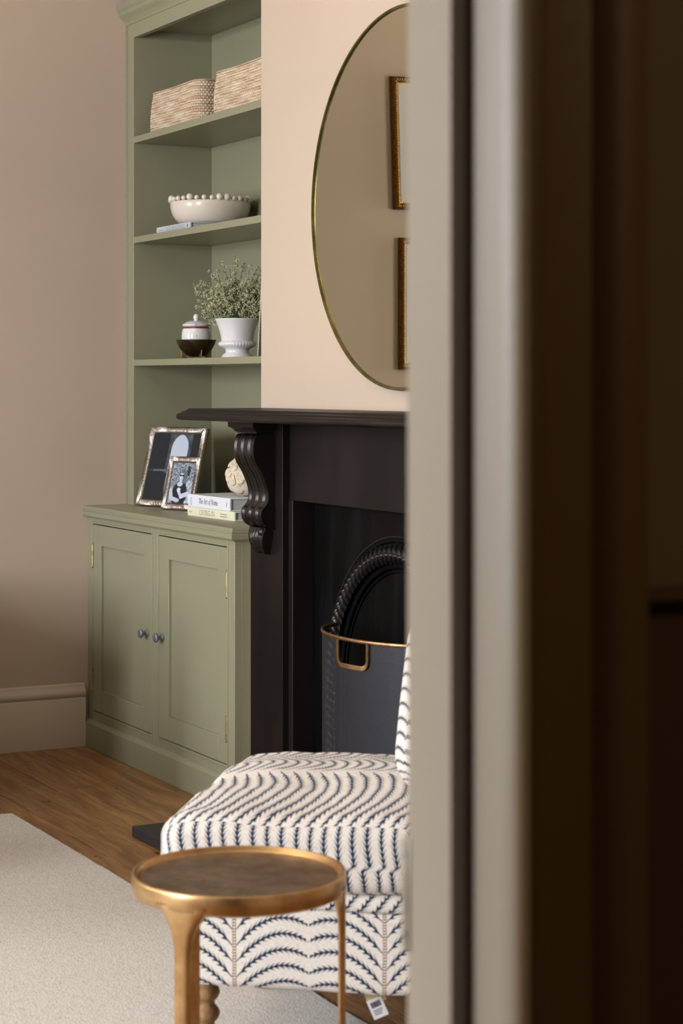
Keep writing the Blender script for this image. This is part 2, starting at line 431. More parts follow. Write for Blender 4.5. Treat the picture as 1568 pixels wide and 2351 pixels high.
# floor: every board a piece of its own
fl = struct('floor', MB().box(XL-.1, .9, YF-.12, YB+.1, -.06, -.0025), 'subfloor')
random.seed(11)
edges = [2.47]
y = 2.47
for wd in (.175, .18, .17, .178, .172): y -= wd; edges.append(y)
while y > YF: y -= random.choice((.17, .176, .18)); edges.append(y)
edges = [2.645, 2.82, 2.97][::-1]+edges
cache = {}
for k in range(len(edges)-1):
    y1, y0 = edges[k], edges[k+1]; wd = round(y1-y0, 3)
    cuts = [XL] + sorted(random.sample([-5.9+.45*i for i in range(15)], 2)) + [.9]
    if k in (5, 6, 7): cuts = [XL, -3.0, .9]
    for c in range(len(cuts)-1):
        L = cuts[c+1]-cuts[c]; g = .0046
        b = obj('floorboard', MB().box(-L/2+.001, L/2-.001, -wd/2+g*.6, wd/2-g*.6, -.0024, 0), 'floor', fl, smooth=0)
        b.location = ((cuts[c]+cuts[c+1])/2, (y0+y1)/2, 0)
# skirting
def skirt(name, x0, x1, y0, y1, face, mat):
    p = [(0, 0), (.022, 0), (.022, .165), (.019, .172), (.0235, .180), (.0245, .189), (.0215, .197), (.013, .206), (.011, .216), (.006, .220), (0, .220)]
    mb = MB()
    if face == 'x+': mb.prism([(a, b) for a, b in p], 'y', y0, y1); mb.move(Matrix.Translation((x0, 0, 0)))
    else:
        mb.prism([(-a, b) for a, b in p], 'x', x0, x1); mb.move(Matrix.Translation((0, y1, 0)))
    return struct(name, mb, mat)
skirt('baseboard_left', XL, 0, YF, 2.47, 'x+', 'trim')
skirt('baseboard_back', -3.61, XR, 0, YB, 'y-', 'trim')

# ---- doorway in the near wall: lining, stop, architraves, hall behind
WX0, WX1 = XR, -1.18
YJ = .7555
struct('wall_right', MB().box(WX0, WX1, YJ+.015, YB+.1, 0, ZC).box(WX0, WX1, YF-.12, -.14, 0, ZC).box(WX0, WX1, -.14, YJ+.015, 2.08, ZC), 'wall')
d = struct('door_1', MB().prism([(-1.30, YJ), (-1.188, YJ), (-1.176, YJ+.0035), (-1.167, YJ+.009), (-1.167, YJ+.016), (-1.30, YJ+.016)], 'z', 0, 2.08).box(-1.30, -1.178, -.14, -.125, 0, 2.08).box(-1.30, -1.178, -.125, YJ, 2.065, 2.08), 'door', bevel=.0015)
def bullnose(y0, y1, xa, xb):
    pts = []
    for k in range(9):
        t = PI/2*k/8; pts.append((xa+.012-.012*math.sin(t) if False else xa+.012-.012*math.cos(t), y0+.012-.012*math.sin(t)))
    return pts+[(xb, y0), (xb, y1), (xa, y1)]
obj('door_stop', MB().prism(bullnose(.74, YJ, -1.301, -1.2297), 'z', 0, 2.065), 'door', d)
obj('door_stop', MB().box(-1.301, -1.2297, -.125, -.105, 0, 2.065), 'door', d, bevel=.002)
def arch_prof(y, s, x, sx):
    P = [(0, 0), (0, .012), (.004, .017), (.012, .018), (.018, .012), (.024, .010), (.060, .012), (.068, .020), (.078, .024), (.090, .024), (.104, .020), (.108, 0)]
    return [(x+sx*b, y+s*a) for a, b in P]
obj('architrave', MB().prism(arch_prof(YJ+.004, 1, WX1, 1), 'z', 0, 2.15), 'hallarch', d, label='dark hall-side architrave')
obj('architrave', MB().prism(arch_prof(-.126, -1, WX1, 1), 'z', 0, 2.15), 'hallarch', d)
obj('architrave', MB().prism(arch_prof(YJ+.006, 1, WX0, -1), 'z', 0, 2.15), 'door', d)
obj('architrave', MB().prism(arch_prof(-.131, -1, WX0, -1), 'z', 0, 2.15), 'door', d)
sp = obj('strike_plate', MB().box(-1.3005, -1.2885, .7386, .7435, .845, .930), 'steel', d, bevel=.0015, label='small grey metal keep plate')
obj('screw', MB().ball((-1.2945, .7388, .858), .002, 10, 6), 'pewter', sp); obj('screw', MB().ball((-1.2945, .7388, .917), .002, 10, 6), 'pewter', sp)
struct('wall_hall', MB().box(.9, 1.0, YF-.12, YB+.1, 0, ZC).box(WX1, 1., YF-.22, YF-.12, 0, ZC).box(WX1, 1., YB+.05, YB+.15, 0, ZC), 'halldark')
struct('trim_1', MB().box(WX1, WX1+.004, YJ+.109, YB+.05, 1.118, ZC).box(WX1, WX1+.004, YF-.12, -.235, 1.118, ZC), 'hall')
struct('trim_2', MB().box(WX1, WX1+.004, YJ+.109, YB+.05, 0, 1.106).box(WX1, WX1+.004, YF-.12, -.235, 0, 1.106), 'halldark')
struct('trim_3', MB().prism([(WX1, 1.106), (WX1+.016, 1.109), (WX1+.022, 1.114), (WX1+.016, 1.119), (WX1, 1.122)], 'y', YJ+.109, YB+.05), 'halldark')
# added unseen uplighter: bounces a warm glow off the ceiling onto the walls
pl = thing('added_uplighter', 'added unseen brass bowl uplighter that bounces warm light off the ceiling', 'lamp', (-4.3, .6, 2.3))
obj('bowl_shade', MB().lathe([(0, 0), (.12, .015), (.20, .06), (.24, .13), (.243, .13), (.205, .055), (.12, .008), (0, -.006)], 48), 'brass', pl)
obj('cord', MB().tube([(.01, 0, .0), (.01, 0, .55)], .003), 'black', pl)
# armchair and low round table added unseen, left of the frame, to shade the cabinet foot and the rug
ac = thing('shade_armchair', 'brown linen armchair against the left wall, added unseen to shade the cabinet', 'chair', (-6.15, 1.30, 0))
obj('seat', MB().box(-.40, .34, -.38, .38, .12, .42), 'leather', ac, bevel=.03)
obj('backrest', MB().box(-.42, -.24, -.38, .38, .40, .72), 'leather', ac, bevel=.04)
for sy in (-.40, .30): obj('arm', MB().box(-.42, .42, sy, sy+.12, .12, .66), 'leather', ac, bevel=.04)
for lx in (-.36, .28):
    for ly in (-.34, .34): obj('leg', MB().box(lx, lx+.05, ly-.025, ly+.025, .0135, .13), 'turned', ac)
ct = thing('shade_table', 'low round wooden table, added unseen to shade the rug', 'table', (-5.0, .88, .0130))
obj('tabletop', MB().lathe([(0, .38), (.40, .38), (.42, .40), (.40, .42), (0, .42)], 48), 'turned', ct)
obj('drum_base', MB().lathe([(0, 0), (.28, 0), (.26, .38), (0, .38)], 32), 'turned', ct)

# ============================================================ BUILT-IN BASE CABINET
cb = thing('base_cabinet', 'low sage green two-door alcove cabinet standing on the floorboards beside the fireplace', 'cabinet', (-5.985, 2.7, 0))
def L(o): return -5.985, 2.7
def W2L(mb, ox=-5.985, oy=2.7, oz=0): return mb.move(Matrix.Translation((-ox, -oy, -oz)))
X0, X1, YC = XL, -5.371, 2.485
obj('carcass', W2L(MB().box(X0, X1, YC+.022, 2.93, .09, .80)), 'green', cb, bevel=.001)
fr = MB()
zt, zb = .7775, .129
Ds = [(-6.547, -6.016), (-5.953, -5.427)]
for a in ((X0, Ds[0][0]-.003, .09, .80), (Ds[0][1]+.003, Ds[1][0]-.003, .09, .80), (Ds[1][1]+.003, X1, .09, .80)):
    fr.box(a[0], a[1], YC, YC+.022, a[2], a[3])
for dd in Ds:
    fr.box(dd[0]-.003, dd[1]+.003, YC, YC+.022, zt+.003, .80); fr.box(dd[0]-.003, dd[1]+.003, YC, YC+.022, .09, zb-.003)
obj('face_frame', W2L(fr), 'green', cb, bevel=.0012)
bd = MB()
for dd in Ds:      # bead round each opening
    for a in ((dd[0]-.010, dd[0]-.004, zb-.01, zt+.01), (dd[1]+.004, dd[1]+.010, zb-.01, zt+.01)): bd.box(a[0], a[1], YC-.0022, YC+.002, a[2], a[3])
    for a in ((zt+.004, zt+.010), (zb-.010, zb-.004)): bd.box(dd[0]-.004, dd[1]+.004, YC-.0022, YC+.002, a[0], a[1])
obj('cock_bead', W2L(bd), 'green', cb, bevel=.001)
def knob_mb(x, z):
    prof = [(0, 0), (.0125, 0), (.0125, .002), (.0095, .0035), (.006, .006), (.0052, .012), (.007, .016), (.0125, .019), (.0155, .023), (.0155, .0265), (.013, .0292), (.008, .031), (0, .0315)]
    return W2L(MB().lathe(prof, 32).move(Matrix.Translation((x, YC, z)) @ Matrix.Rotation(PI/2, 4, 'X')))
for i, dd in enumerate(Ds):
    x0, x1 = dd
    do = MB(); st = .0745
    px0, px1 = (x0+.076, x1-.068) if i == 0 else (x0+.08, x1-.066)
    pz0, pz1 = .206, .707
    do.box(x0, px0, YC+.0005, YC+.021, zb, zt).box(px1, x1, YC+.0005, YC+.021, zb, zt).box(px0, px1, YC+.0005, YC+.021, zb, pz0).box(px0, px1, YC+.0005, YC+.021, pz1, zt)
    dr = obj('door', W2L(do), 'green', cb, bevel=.0008, seg=1)
    obj('panel', W2L(MB().box(px0-.001, px1+.001, YC+.010, YC+.018, pz0-.001, pz1+.001)), 'green', dr)
    obj('knob', knob_mb((-6.050, -5.921)[i], .4535), 'pewter', dr, label='pewter knob')
    hx = x0-.0015 if i == 0 else x1+.0015
    for hz in ((.630, .708), (.199, .278)):
        h = MB().tube([(hx, YC-.0015, hz[0]), (hx, YC-.0015, hz[1])], .0040, 10)
        h.ball((hx, YC-.0015, hz[0]), .0046, 8, 6); h.ball((hx, YC-.0015, hz[1]), .0046, 8, 6)
        obj('hinge', W2L(h), 'hinge', dr, label='brass butt hinge')
obj('plinth', W2L(MB().rings(X0, X1, YC, 2.93, [(.015, 0), (.015, .084), (.010, .089), (.006, .093), (.0, .096)], (0, 1))), 'green', cb, smooth=30)
wt = [(-.002, .772), (.004, .776), (.004, .781), (.007, .784), (.009, .793), (.012, .799), (.018, .802), (.0185, .808), (.0195, .8085), (.0205, .822), (.0175, .8225), (.0175, .8255), (.0195, .826), (.019, .831), (.0155, .8315), (.0155, .8345), (.0165, .835), (.013, .840), (.008, .842)]
wt = [(o, z if z > .80 else z+.022) for o, z in wt if z > .775]
wt = [(-.002, .798), (.003, .7985), (.005, .803), (.0165, .8055), (.019, .809), (.019, .821), (.0165, .8225), (.0165, .8255), (.0185, .8265), (.0180, .8305), (.015, .8315), (.015, .8345), (.0155, .8355), (.012, .840), (.007, .842)]
obj('worktop', W2L(MB().rings(X0, X1, YC, 2.93, wt, (0, 1))), 'green', cb, smooth=25, bevel=.0012)

# ============================================================ BOOKCASE ABOVE
bc = thing('bookcase', 'tall sage green open bookcase with cornice, set in the alcove above the cabinet', 'bookcase', (-5.985, 2.78, .842))
def W2B(mb): return mb.move(Matrix.Translation((5.985, -2.78, -.842)))
ZB = .842
obj('side_panel', W2B(MB().box(XL, -6.531, 2.63, 2.93, ZB, 2.60).box(XL, -6.588, 2.625, 2.64, ZB, 2.54).box(-6.588, -6.584, 2.6275, 2.64, ZB, 2.54)), 'green', bc, bevel=.0012)
obj('side_panel', W2B(MB().box(-5.44, -5.372, 2.63, 2.93, ZB, 2.60)), 'green', bc, bevel=.0012)
obj('back_panel', W2B(MB().box(XL, -5.372, 2.93, 2.948, ZB, 2.60)), 'green', bc)
obj('top_panel', W2B(MB().box(-6.531, -5.44, 2.65, 2.93, 2.517, 2.56)), 'green', bc)
obj('header_rail', W2B(MB().box(-6.531, -5.44, 2.63, 2.652, 2.486, 2.60)), 'green', bc, bevel=.001)
for z0, z1 in ((2.114, 2.137), (1.762, 1.785), (1.331, 1.353)):
    obj('shelf', W2B(MB().box(-6.531, -5.44, 2.63, 2.93, z0, z1)), 'green', bc, bevel=.0012)
co = [(0, 2.535), (.003, 2.536), (.0035, 2.541), (.006, 2.545), (.011, 2.553), (.019, 2.561), (.027, 2.567), (.030, 2.573), (.0305, 2.580), (.035, 2.584), (.0385, 2.590), (.0385, 2.604), (.036, 2.609), (0, 2.609)]
obj('cornice', W2B(MB().rings(XL, -5.372, 2.63, 2.93, co, (0, 0))), 'green', bc, smooth=30)

# ============================================================ FIREPLACE SURROUND
CXF = -4.49
fs = thing('fireplace_surround', 'black slate mantelpiece with scrolled corbel on the chimney breast', 'mantelpiece', (CXF, 2.57, 0))
def W2F(mb): return mb.move(Matrix.Translation((-CXF, -2.57, 0)))
def mir(mb):
    return MB().add([(2*CXF-v[0], v[1], v[2]) for v in mb.v], mb.f, mb.uv)
shelfp = [(-.022, 1.163), (-.008, 1.1635), (-.002, 1.167), (0, 1.173), (-.002, 1.180), (-.008, 1.1835), (-.012, 1.185), (-.0135, 1.188), (-.020, 1.1905), (-.026, 1.194), (-.027, 1.1965), (-.029, 1.197)]
XM0, XM1 = -5.362, 2*CXF+5.362
obj('mantel_shelf', W2F(MB().rings(XM0, XM1, 2.292, 2.5695, shelfp)), 'mantel', fs, smooth=50)
def leg_(side):
    m = MB().box(-5.230, -5.020, 2.47, 2.5695, 0, 1.163)
    m.box(-5.2301, -5.0645, 2.4585, 2.47, 0, .13)
    return m if side else mir(m)
for s in (1, 0): obj('pilaster', W2F(leg_(s)), 'mantel', fs, bevel=.0015)
obj('frieze', W2F(MB().box(-5.02, 2*CXF+5.02, 2.492, 2.5695, .941, 1.163)), 'mantel', fs, bevel=.001)
for s in (1, 0):
    m = MB().box(-5.02, -4.992, 2.488, 2.5695, 0, .9425)
    obj('inner_slip', W2F(m if s else mir(m)), 'mantel', fs, bevel=.002)
f_=4570.
def onX(u, v, X):
    s = (u-784)/f_; dx = -.8838+.4679*s; dy = .4679+.8838*s; t = X/dx
    return (dy*t, 1.27-(v-880)*t/f_)
cprof = [onX(u, v, -5.066) for u, v in ((630, 997), (592, 997.5), (588, 1001), (584.5, 1010), (582.3, 1020), (581.3, 1030), (582.4, 1048), (587.4, 1063), (594, 1075), (600.7, 1085), (609, 1105), (615.6, 1125), (616.9, 1141), (615.5, 1152), (612.8, 1158), (608, 1165), (602.5, 1170), (600, 1177), (599.6, 1185), (600.6, 1193), (603.4, 1200), (609, 1208), (619.5, 1214), (631, 1216))]
def smoothp(p, n=3):
    for _ in range(n):
        q = [p[0]]
        for a, b in zip(p[:-1], p[1:]): q += [(a[0]*.75+b[0]*.25, a[1]*.75+b[1]*.25), (a[0]*.25+b[0]*.75, a[1]*.25+b[1]*.75)]
        q.append(p[-1]); p = q
    return p
cp = smoothp(cprof, 2); ncp = len(cp)
def corbel_mb():
    xa, xb = -5.200, -5.066
    nrm = []
    for i in range(ncp):
        a, b = cp[max(0, i-1)], cp[min(ncp-1, i+1)]; t = (b[0]-a[0], b[1]-a[1]); l = math.hypot(*t) or 1
        nrm.append((t[1]/l, -t[0]/l))
    def fn(u, v):
        i = round(v*(ncp-1)); y, z = cp[i]; n = nrm[i]
        ph = u*3.; fr = ph-math.floor(ph) if u < 1 else 1.
        h = .0
        if .02 < u < .98:
            h = -.0065*math.sin(PI*min(1, max(0, (fr-.16)/.68)))**.8      # hollow flutes between narrow fillets
            h += .001
        fade = min(1, min(i, ncp-1-i)/6.)
        s = -1 if n[0] < 0 else -1
        return (xa+(xb-xa)*u, y+(n[0] if True else 0)*h*fade*(1), z+n[1]*h*fade)
    m = MB(); m.grid(fn, 54, ncp-1)
    # closing sides
    for x in (xa, xb):
        vs = [(x, y, z) for y, z in cp]+[(x, 2.4705, cp[-1][1]), (x, 2.4705, cp[0][1])]
        m.add(vs, [tuple(range(len(vs)))])
    m.add([(xa, 2.4705, cp[0][1]), (xb, 2.4705, cp[0][1]), (xb, cp[0][0], cp[0][1]), (xa, cp[0][0], cp[0][1])], [(0, 1, 2, 3)])
    return m
def leaf_mb():
    zt_, zb_ = 1.27-(1214-880)*5.62/f_, 1.27-(1274-880)*5.62/f_
    def fn(u, v):
        hw = .054*(1-.42*v**1.6); a = (u-.5)*2
        z = zt_+(zb_-zt_)*v + .004*math.cos(a*3)*v
        bul = .030*math.sin(PI*min(1, (.18+v*.80)))**.7*(1-.35*a*a)
        rib = .0048*abs(math.sin(PI*(a*2.6+.0)))*(.4+.6*math.sin(PI*min(1, v+.1)))
        y = 2.4705-(.010+bul*.8+rib) if abs(a) < .999 else 2.4705
        if v > .985: y = 2.4695
        return (-5.133+a*hw, y, z)
    m = MB().grid(fn, 60, 24)
    m.lathe([(0, .018), (.009, .016), (.013, .010), (.014, 0)], 20).move(Matrix.Translation((-5.10, 2.452, zt_-.012)) @ Matrix.Rotation(PI/2, 4, 'X'), len(m.v)-21*0-0 if False else 61*25)
    return m
def abacus_mb():
    m = MB().rings(-5.222, -5.052, 2.394, 2.4705, [(0, 1.1465), (0, 1.1635)])
    m.rings(-5.222, -5.052, 2.394, 2.4705, [(-.020, 1.128), (-.020, 1.131), (-.016, 1.1315), (-.0135, 1.136), (-.008, 1.1415), (-.002, 1.1445), (-.001, 1.1466)])
    return m
for s in (1, 0):
    c0 = corbel_mb(); l0 = leaf_mb(); a0 = abacus_mb()
    co_ = obj('corbel', W2F(c0 if s else mir(c0)), 'mantelgloss', fs, smooth=40, merge=True)
    obj('leaf_carving', W2F(l0 if s else mir(l0)), 'mantelgloss', co_, smooth=60)
    obj('abacus', W2F(a0 if s else mir(a0)), 'mantel', co_, smooth=30)
# cast iron register insert
ins = thing('fireplace_insert', 'black cast iron arched fireplace insert with beaded and leafy border', 'fireplace', (CXF, 2.57, 0))
ZA = .458
HB = 2*CXF+4.992
def plate():
    # plate with an arched hole R=.335
    m = MB(); R = .335; n = 40
    out = []; inn = []
    for k in range(n+1):
        t = PI*k/n; c, s_ = math.cos(t), math.sin(t); inn.append((CXF-R*c, ZA+R*s_))
        k2 = min(.502/max(1e-6, abs(c)), (.9405-ZA)/max(1e-6, s_)); out.append((CXF-k2*c, ZA+k2*s_))
    vs = [(x, 2.552, z) for x, z in out]+[(x, 2.552, z) for x, z in inn]+[(x, 2.569, z) for x, z in inn]
    fsx = [(i, i+1, i+n+2, i+n+1) for i in range(n)]+[(i+n+1, i+n+2, i+2*n+3, i+2*n+2) for i in range(n)]
    m.add(vs, fsx)
    for sgn in (-1, 1):
        m.box(CXF+sgn*.335, CXF+sgn*.502, 2.552, 2.569, .03, ZA)
    return m
obj('register_plate', W2F(plate()), 'iron', ins)
def archpath(R, n=60, zlow=.05):
    p = [(CXF-R, zlow+(ZA-zlow)*k/20) for k in range(20)]
    p += [(CXF-R*math.cos(PI*k/n), ZA+R*math.sin(PI*k/n)) for k in range(n+1)]
    p += [(CXF+R, ZA-(ZA-zlow)*(k+1)/20) for k in range(20)]
    return p
def arcs(R, pitch):
    tot = 2*(ZA-.05)+PI*R; n = int(tot/pitch); out = []
    for k in range(n):
        s = (k+.5)*pitch
        if s < ZA-.05: out.append((CXF-R, .05+s, PI/2))
        elif s < ZA-.05+PI*R: t = (s-(ZA-.05))/R; out.append((CXF-R*math.cos(t), ZA+R*math.sin(t), PI/2-t))
        else: out.append((CXF+R, ZA-(s-(ZA-.05)-PI*R), -PI/2))
    return out
obj('roll_moulding', W2F(MB().tube([(x, 2.553, z) for x, z in archpath(.402)], .006, 8)), 'iron', ins)
obj('arch_moulding', W2F(MB().tube([(x, 2.558, z) for x, z in archpath(.336)], .007, 10).tube([(x, 2.562, z) for x, z in archpath(.322)], .004, 8)), 'iron', ins)
bd = MB()
for x, z, a in arcs(.413, .0074): bd.ball((x, 2.551, z), .0031, 7, 5)
obj('bead_border', W2F(bd), 'ironrelief', ins, kind='stuff')
# leafy band: a run of overlapping ribbed leaves
obj('band_core', W2F(MB().tube([(x, 2.549, z) for x, z in archpath(.368)], .019, 10)), 'iron', ins)
lf = MB()
def leafpiece(u, v):   # half-cup leaf, u across, v along
    a = (u-.5)*2; w_ = .027*math.sin(PI*min(1, .25+.75*v))**.6
    y = -(.016+.013*math.sin(PI*v)**.7)*(1-.55*a*a) - .0022*abs(math.sin(2.5*PI*a))
    return (a*w_, y, (v-.5)*.040 - .010*a*a)
base = MB().grid(leafpiece, 12, 7)
scroll = MB().ball((0, -.017, 0), .009, 8, 6)
leafmesh = None
for x, z, a in arcs(.368, .0245):
    if leafmesh is None:
        o = obj('border_leaf', MB().add(base.v, base.f).add(scroll.v, scroll.f), 'ironrelief', ins, smooth=50); leafmesh = o
    else: o = dup(leafmesh, ins)
    o.location = (x-CXF, 2.553-2.57, z); o.rotation_euler = (0, PI/2-a, 0)
obj('fireback', W2F(MB().box(CXF-.34, CXF+.34, 2.564, 2.569, .03, .80)), 'iron', ins)
# hearth slab
setp(obj('hearth_slab', MB().box(-5.205, 2*CXF+5.205, 2.09, 2.470, 0.0005, .03), 'slate', bevel=.004), 'honed black slate hearth slab lying on the boards before the fireplace', 'hearth')
# fire guard
fg = thing('fire_guard', 'curved black mesh fireguard with aged brass rim standing on the hearth', 'fireguard', (CXF, 2.40, .03))
def ell(t, a=.265, b=.160, y0=2.532-2.40): return (-a*math.cos(t), y0-b*math.sin(t))
NT = 72
HZ = .59
def fgp(u, z): x, y = ell(PI*(.06+.88*u)); return (x, y, z)
hu0, hu1 = .235, .46
m = MB()
uvf = lambda u, z: (u*.70, z)
cols = sorted(set([k/NT for k in range(NT+1)]+[.365, .520]))
# handle position in arc parameter found from x
def u_of_x(x): return (math.acos(-x/.265)/PI-.06)/.88
uh0, uh1 = u_of_x(-4.560-CXF+.0), u_of_x(-4.385-CXF)
uh0, uh1 = u_of_x(-.004), u_of_x(.121)
cols = sorted(set([k/NT for k in range(NT+1)]+[uh0, uh1]))
for a, b in zip(cols[:-1], cols[1:]):
    mid = (a+b)/2
    ztop = HZ-.066 if uh0 < mid < uh1 else HZ
    m.add([fgp(a, .008), fgp(b, .008), fgp(b, ztop), fgp(a, ztop)], [(0, 1, 2, 3)], [[uvf(a, 0), uvf(b, 0), uvf(b, ztop), uvf(a, ztop)]])
obj('wire_mesh', m, 'mesh', fg, smooth=60)
def band(z0, z1, th, a0=0., a1=1., n=80):
    m = MB()
    def fn(u, v):
        uu = a0+(a1-a0)*u; t = PI*(.06+.88*uu); x, y = ell(t); l = math.hypot(x/.265**2, (y-.132)/.16**2); nx, ny = (x/.265**2)/l, ((y-.132)/.16**2)/l
        k = 2*PI*v; return (x+nx*th*math.cos(k), y+ny*th*math.cos(k), (z0+z1)/2+(z1-z0)/2*max(-1, min(1, 1.3*math.sin(k))))
    m.grid(fn, n, 12, cv=True); return m
obj('top_rim', band(HZ-.004, HZ+.0055, .004), 'brass', fg, smooth=50)
obj('bottom_rim', band(0, .010, .004), 'brass', fg, smooth=50)
hp = [];
def hpt(u, z): x, y, _ = fgp(u, 0); return (x, y-.003, z)
r_ = .012; ur = (uh1-uh0)*.11
pth = [hpt(uh0, HZ-.002), hpt(uh0, HZ-.03), hpt(uh0, HZ-.066+r_*1.6)]
for k in range(1, 6): t = PI/2*k/6; pth.append(hpt(uh0+ur*(1-math.cos(t))*1.6, HZ-.066+r_*1.6*(1-math.sin(t))))
for k in range(9): pth.append(hpt(uh0+ur*1.6+(uh1-uh0-3.2*ur)*k/8, HZ-.066))
for k in range(1, 6): t = PI/2*k/6; pth.append(hpt(uh1-ur*1.6*(1-math.sin(t)), HZ-.066+r_*1.6*(1-math.cos(t))))
pth += [hpt(uh1, HZ-.066+r_*1.6), hpt(uh1, HZ-.03), hpt(uh1, HZ-.002)]
def flatbar(path, wd, th):
    m = MB(); n = len(path); P = [Vector(p) for p in path]
    def fn(u, v):
        i = round(u*(n-1)); a, b = P[max(0, i-1)], P[min(n-1, i+1)]; t = (b-a).normalized(); nn = Vector((0, -1, 0)); w_ = t.cross(nn).normalized()
        k = 2*PI*v+PI/4; c = max(-1, min(1, 1.3*math.cos(k))); s_ = max(-1, min(1, 1.3*math.sin(k)))
        return P[i]+w_*(wd/2*c)+nn*(th/2*s_)
    return m.grid(fn, n-1, 8, cv=True)
obj('handle', flatbar(pth, .0125, .005), 'brass', fg, smooth=50)

# ============================================================ ROUND MIRROR
mr = thing('round_mirror', 'large round mirror with thin brass rim hanging above the mantel shelf', 'mirror', (CXF, 2.57, 1.751))
obj('mirror_glass', MB().lathe([(0, .0205), (.25, .0205), (.4925, .0205), (.4925, .004)], 160).move(Matrix.Rotation(PI/2, 4, 'X')), 'mirror', mr, smooth=0)
obj('rim', MB().lathe([(.4915, .001), (.4915, .0235), (.4925, .0255), (.4985, .0255), (.4998, .024), (.4998, .001)], 160).move(Matrix.Rotation(PI/2, 4, 'X')), 'mirrorrim', mr, smooth=30)

# ============================================================ MOULDED PICTURE FRAMES
def moulding(wd, ht, bar, thick, rib=None, bead=None, z0=0., wmat=None):
    """rectangular frame in XZ plane, origin bottom-left, front towards -Y"""
    m = MB(); nb = 8
    for side in range(4):
        Ls = wd if side % 2 == 0 else ht
        ns = max(2, int(Ls/(rib/6))) if rib else 2
        def fn(u, v):
            y = v*bar; s = y+(Ls-2*y)*u
            h = thick*(.35+.65*math.sin(PI*(.08+.84*v))**.6)
            if rib: h -= .42*thick*(.5+.5*math.cos(2*PI*(s-Ls/2)/rib))*min(1, 4*min(v, 1-v)+.3)
            if v < .001 or v > .999: h = 0 if v < .001 else .002
            p = (s, y)
            if side == 0: q = (s, y)
            elif side == 1: q = (wd-y, s)
            elif side == 2: q = (wd-s, ht-y)
            else: q = (y, ht-s)
            return (q[0], -h-z0, q[1])
        m.grid(fn, ns, nb)
    return m
def picmesh(nx, ny, fn, x0, x1, z0, z1, y, name, mat, parent):
    me = bpy.data.meshes.new(name); vs = []; cols = []
    for j in range(ny+1):
        for i in range(nx+1):
            u, v = i/nx, j/ny; vs.append((x0+(x1-x0)*u, y, z0+(z1-z0)*v)); g = [t*1.16-.085 for t in fn(u, v)]; c = lin(*[255*min(1, max(0, t)) for t in g]); cols += c
    fsx = [(j*(nx+1)+i, j*(nx+1)+i+1, (j+1)*(nx+1)+i+1, (j+1)*(nx+1)+i) for j in range(ny) for i in range(nx)]
    me.from_pydata(vs, [], fsx); a = me.color_attributes.new('Col', 'FLOAT_COLOR', 'POINT'); a.data.foreach_set('color', cols)
    me.materials.append(M[mat]); o = bpy.data.objects.new(name, me); C.objects.link(o); o.parent = parent
    return o
def nz(x, y, s=1., k=0.): return noise.noise(Vector((x*s, y*s, k)))
def inell(u, v, cx, cy, a, b, rot=0):
    c, s = math.cos(rot), math.sin(rot); x, y = u-cx, v-cy; X_, Y_ = (c*x+s*y)/a, (-s*x+c*y)/b
    return X_*X_+Y_*Y_
def img_arch(u, v):
    g = .20+.02*nz(u, v, 30)
    cx = .60
    # stone surround, an arched opening with the light beyond, and its rounded foot
    if abs(u-cx) < .245 and v > .40: g = .33+.10*nz(u, v, 9)+.05*nz(u, v, 40)
    top, bot, hw = .985, .03, .175
    if v > .78: wdt = hw*math.sqrt(max(0, 1-((v-.78)/(top-.78))**1.9))
    elif v < .17: wdt = hw*math.sqrt(max(0, 1-((.17-v)/(.17-bot))**2))
    else: wdt = hw
    if abs(u-cx) < wdt: g = .74-.04*(v < .5) - (.33*max(0, (.42-v)/.42) if v < .42 else 0)
    if .425 < v < .455 and u < .95: g = .40+.08*nz(u, v, 20) if u > .12 else .27
    if .44 < v < .50 and (abs(u-.47) < .012 or abs(u-.50) < .010): g = .15
    if .60 < v < .66 and abs(abs(u-.56)-(.66-v)*.5) < .006: g = .55
    return (g*.94, g*.99, g*1.08)
def img_woman(u, v):
    n = nz(u, v, 22)+.6*nz(u, v, 55, 3)
    g = .52+.34*n
    if v < .55 and u > .72: g = .66+.25*nz(u, v, 14)
    if v < .40 and u < .12: g = .6
    if inell(u, v, .75, .80, .075, .13) < 1: g = .25+.1*n
    # hair falling past the shoulders
    hw = .17+.05*max(0, (.72-v))*2
    if inell(u, v, .50, .70, .165, .15) < 1 or (.40 < v < .72 and abs(u-.52) < hw): g = .36+.30*abs(nz(u*4, v*.5, 9))
    if v < .50 and inell(u, v, .47, .22, .34, .32) < 1: g = .17+.10*n
    if inell(u, v, .43, .47, .13, .055) < 1 or (.47 < v < .58 and abs(u-.45) < .055): g = .74
    # face
    if inell(u, v, .455, .665, .090, .115, .1) < 1: g = .80-.25*max(0, u-.48)/.09
    if v > .745 and inell(u, v, .50, .73, .13, .07) < 1: g = .42+.2*n
    if inell(u, v, .415, .688, .048, .028, -.15) < 1 or inell(u, v, .515, .682, .045, .026, -.1) < 1: g = .07
    if inell(u, v, .465, .60, .036, .008) < 1: g = .45
    # arms and hands
    def seg(ax, ay, bx, by, r):
        t = max(0, min(1, ((u-ax)*(bx-ax)+(v-ay)*(by-ay))/((bx-ax)**2+(by-ay)**2))); return math.hypot(u-ax-t*(bx-ax), (v-ay-t*(by-ay))*1.2) < r
    if seg(.06, .30, .14, .12, .075) or seg(.14, .12, .42, .07, .06): g = .74+.05*n
    if seg(.84, .24, .56, .17, .07) or seg(.56, .17, .42, .30, .055): g = .76+.05*n
    if inell(u, v, .42, .33, .085, .055) < 1: g = .80
    if inell(u, v, .40, .07, .12, .05) < 1: g = .72
    return (g*.93, g*.99, g*1.08)
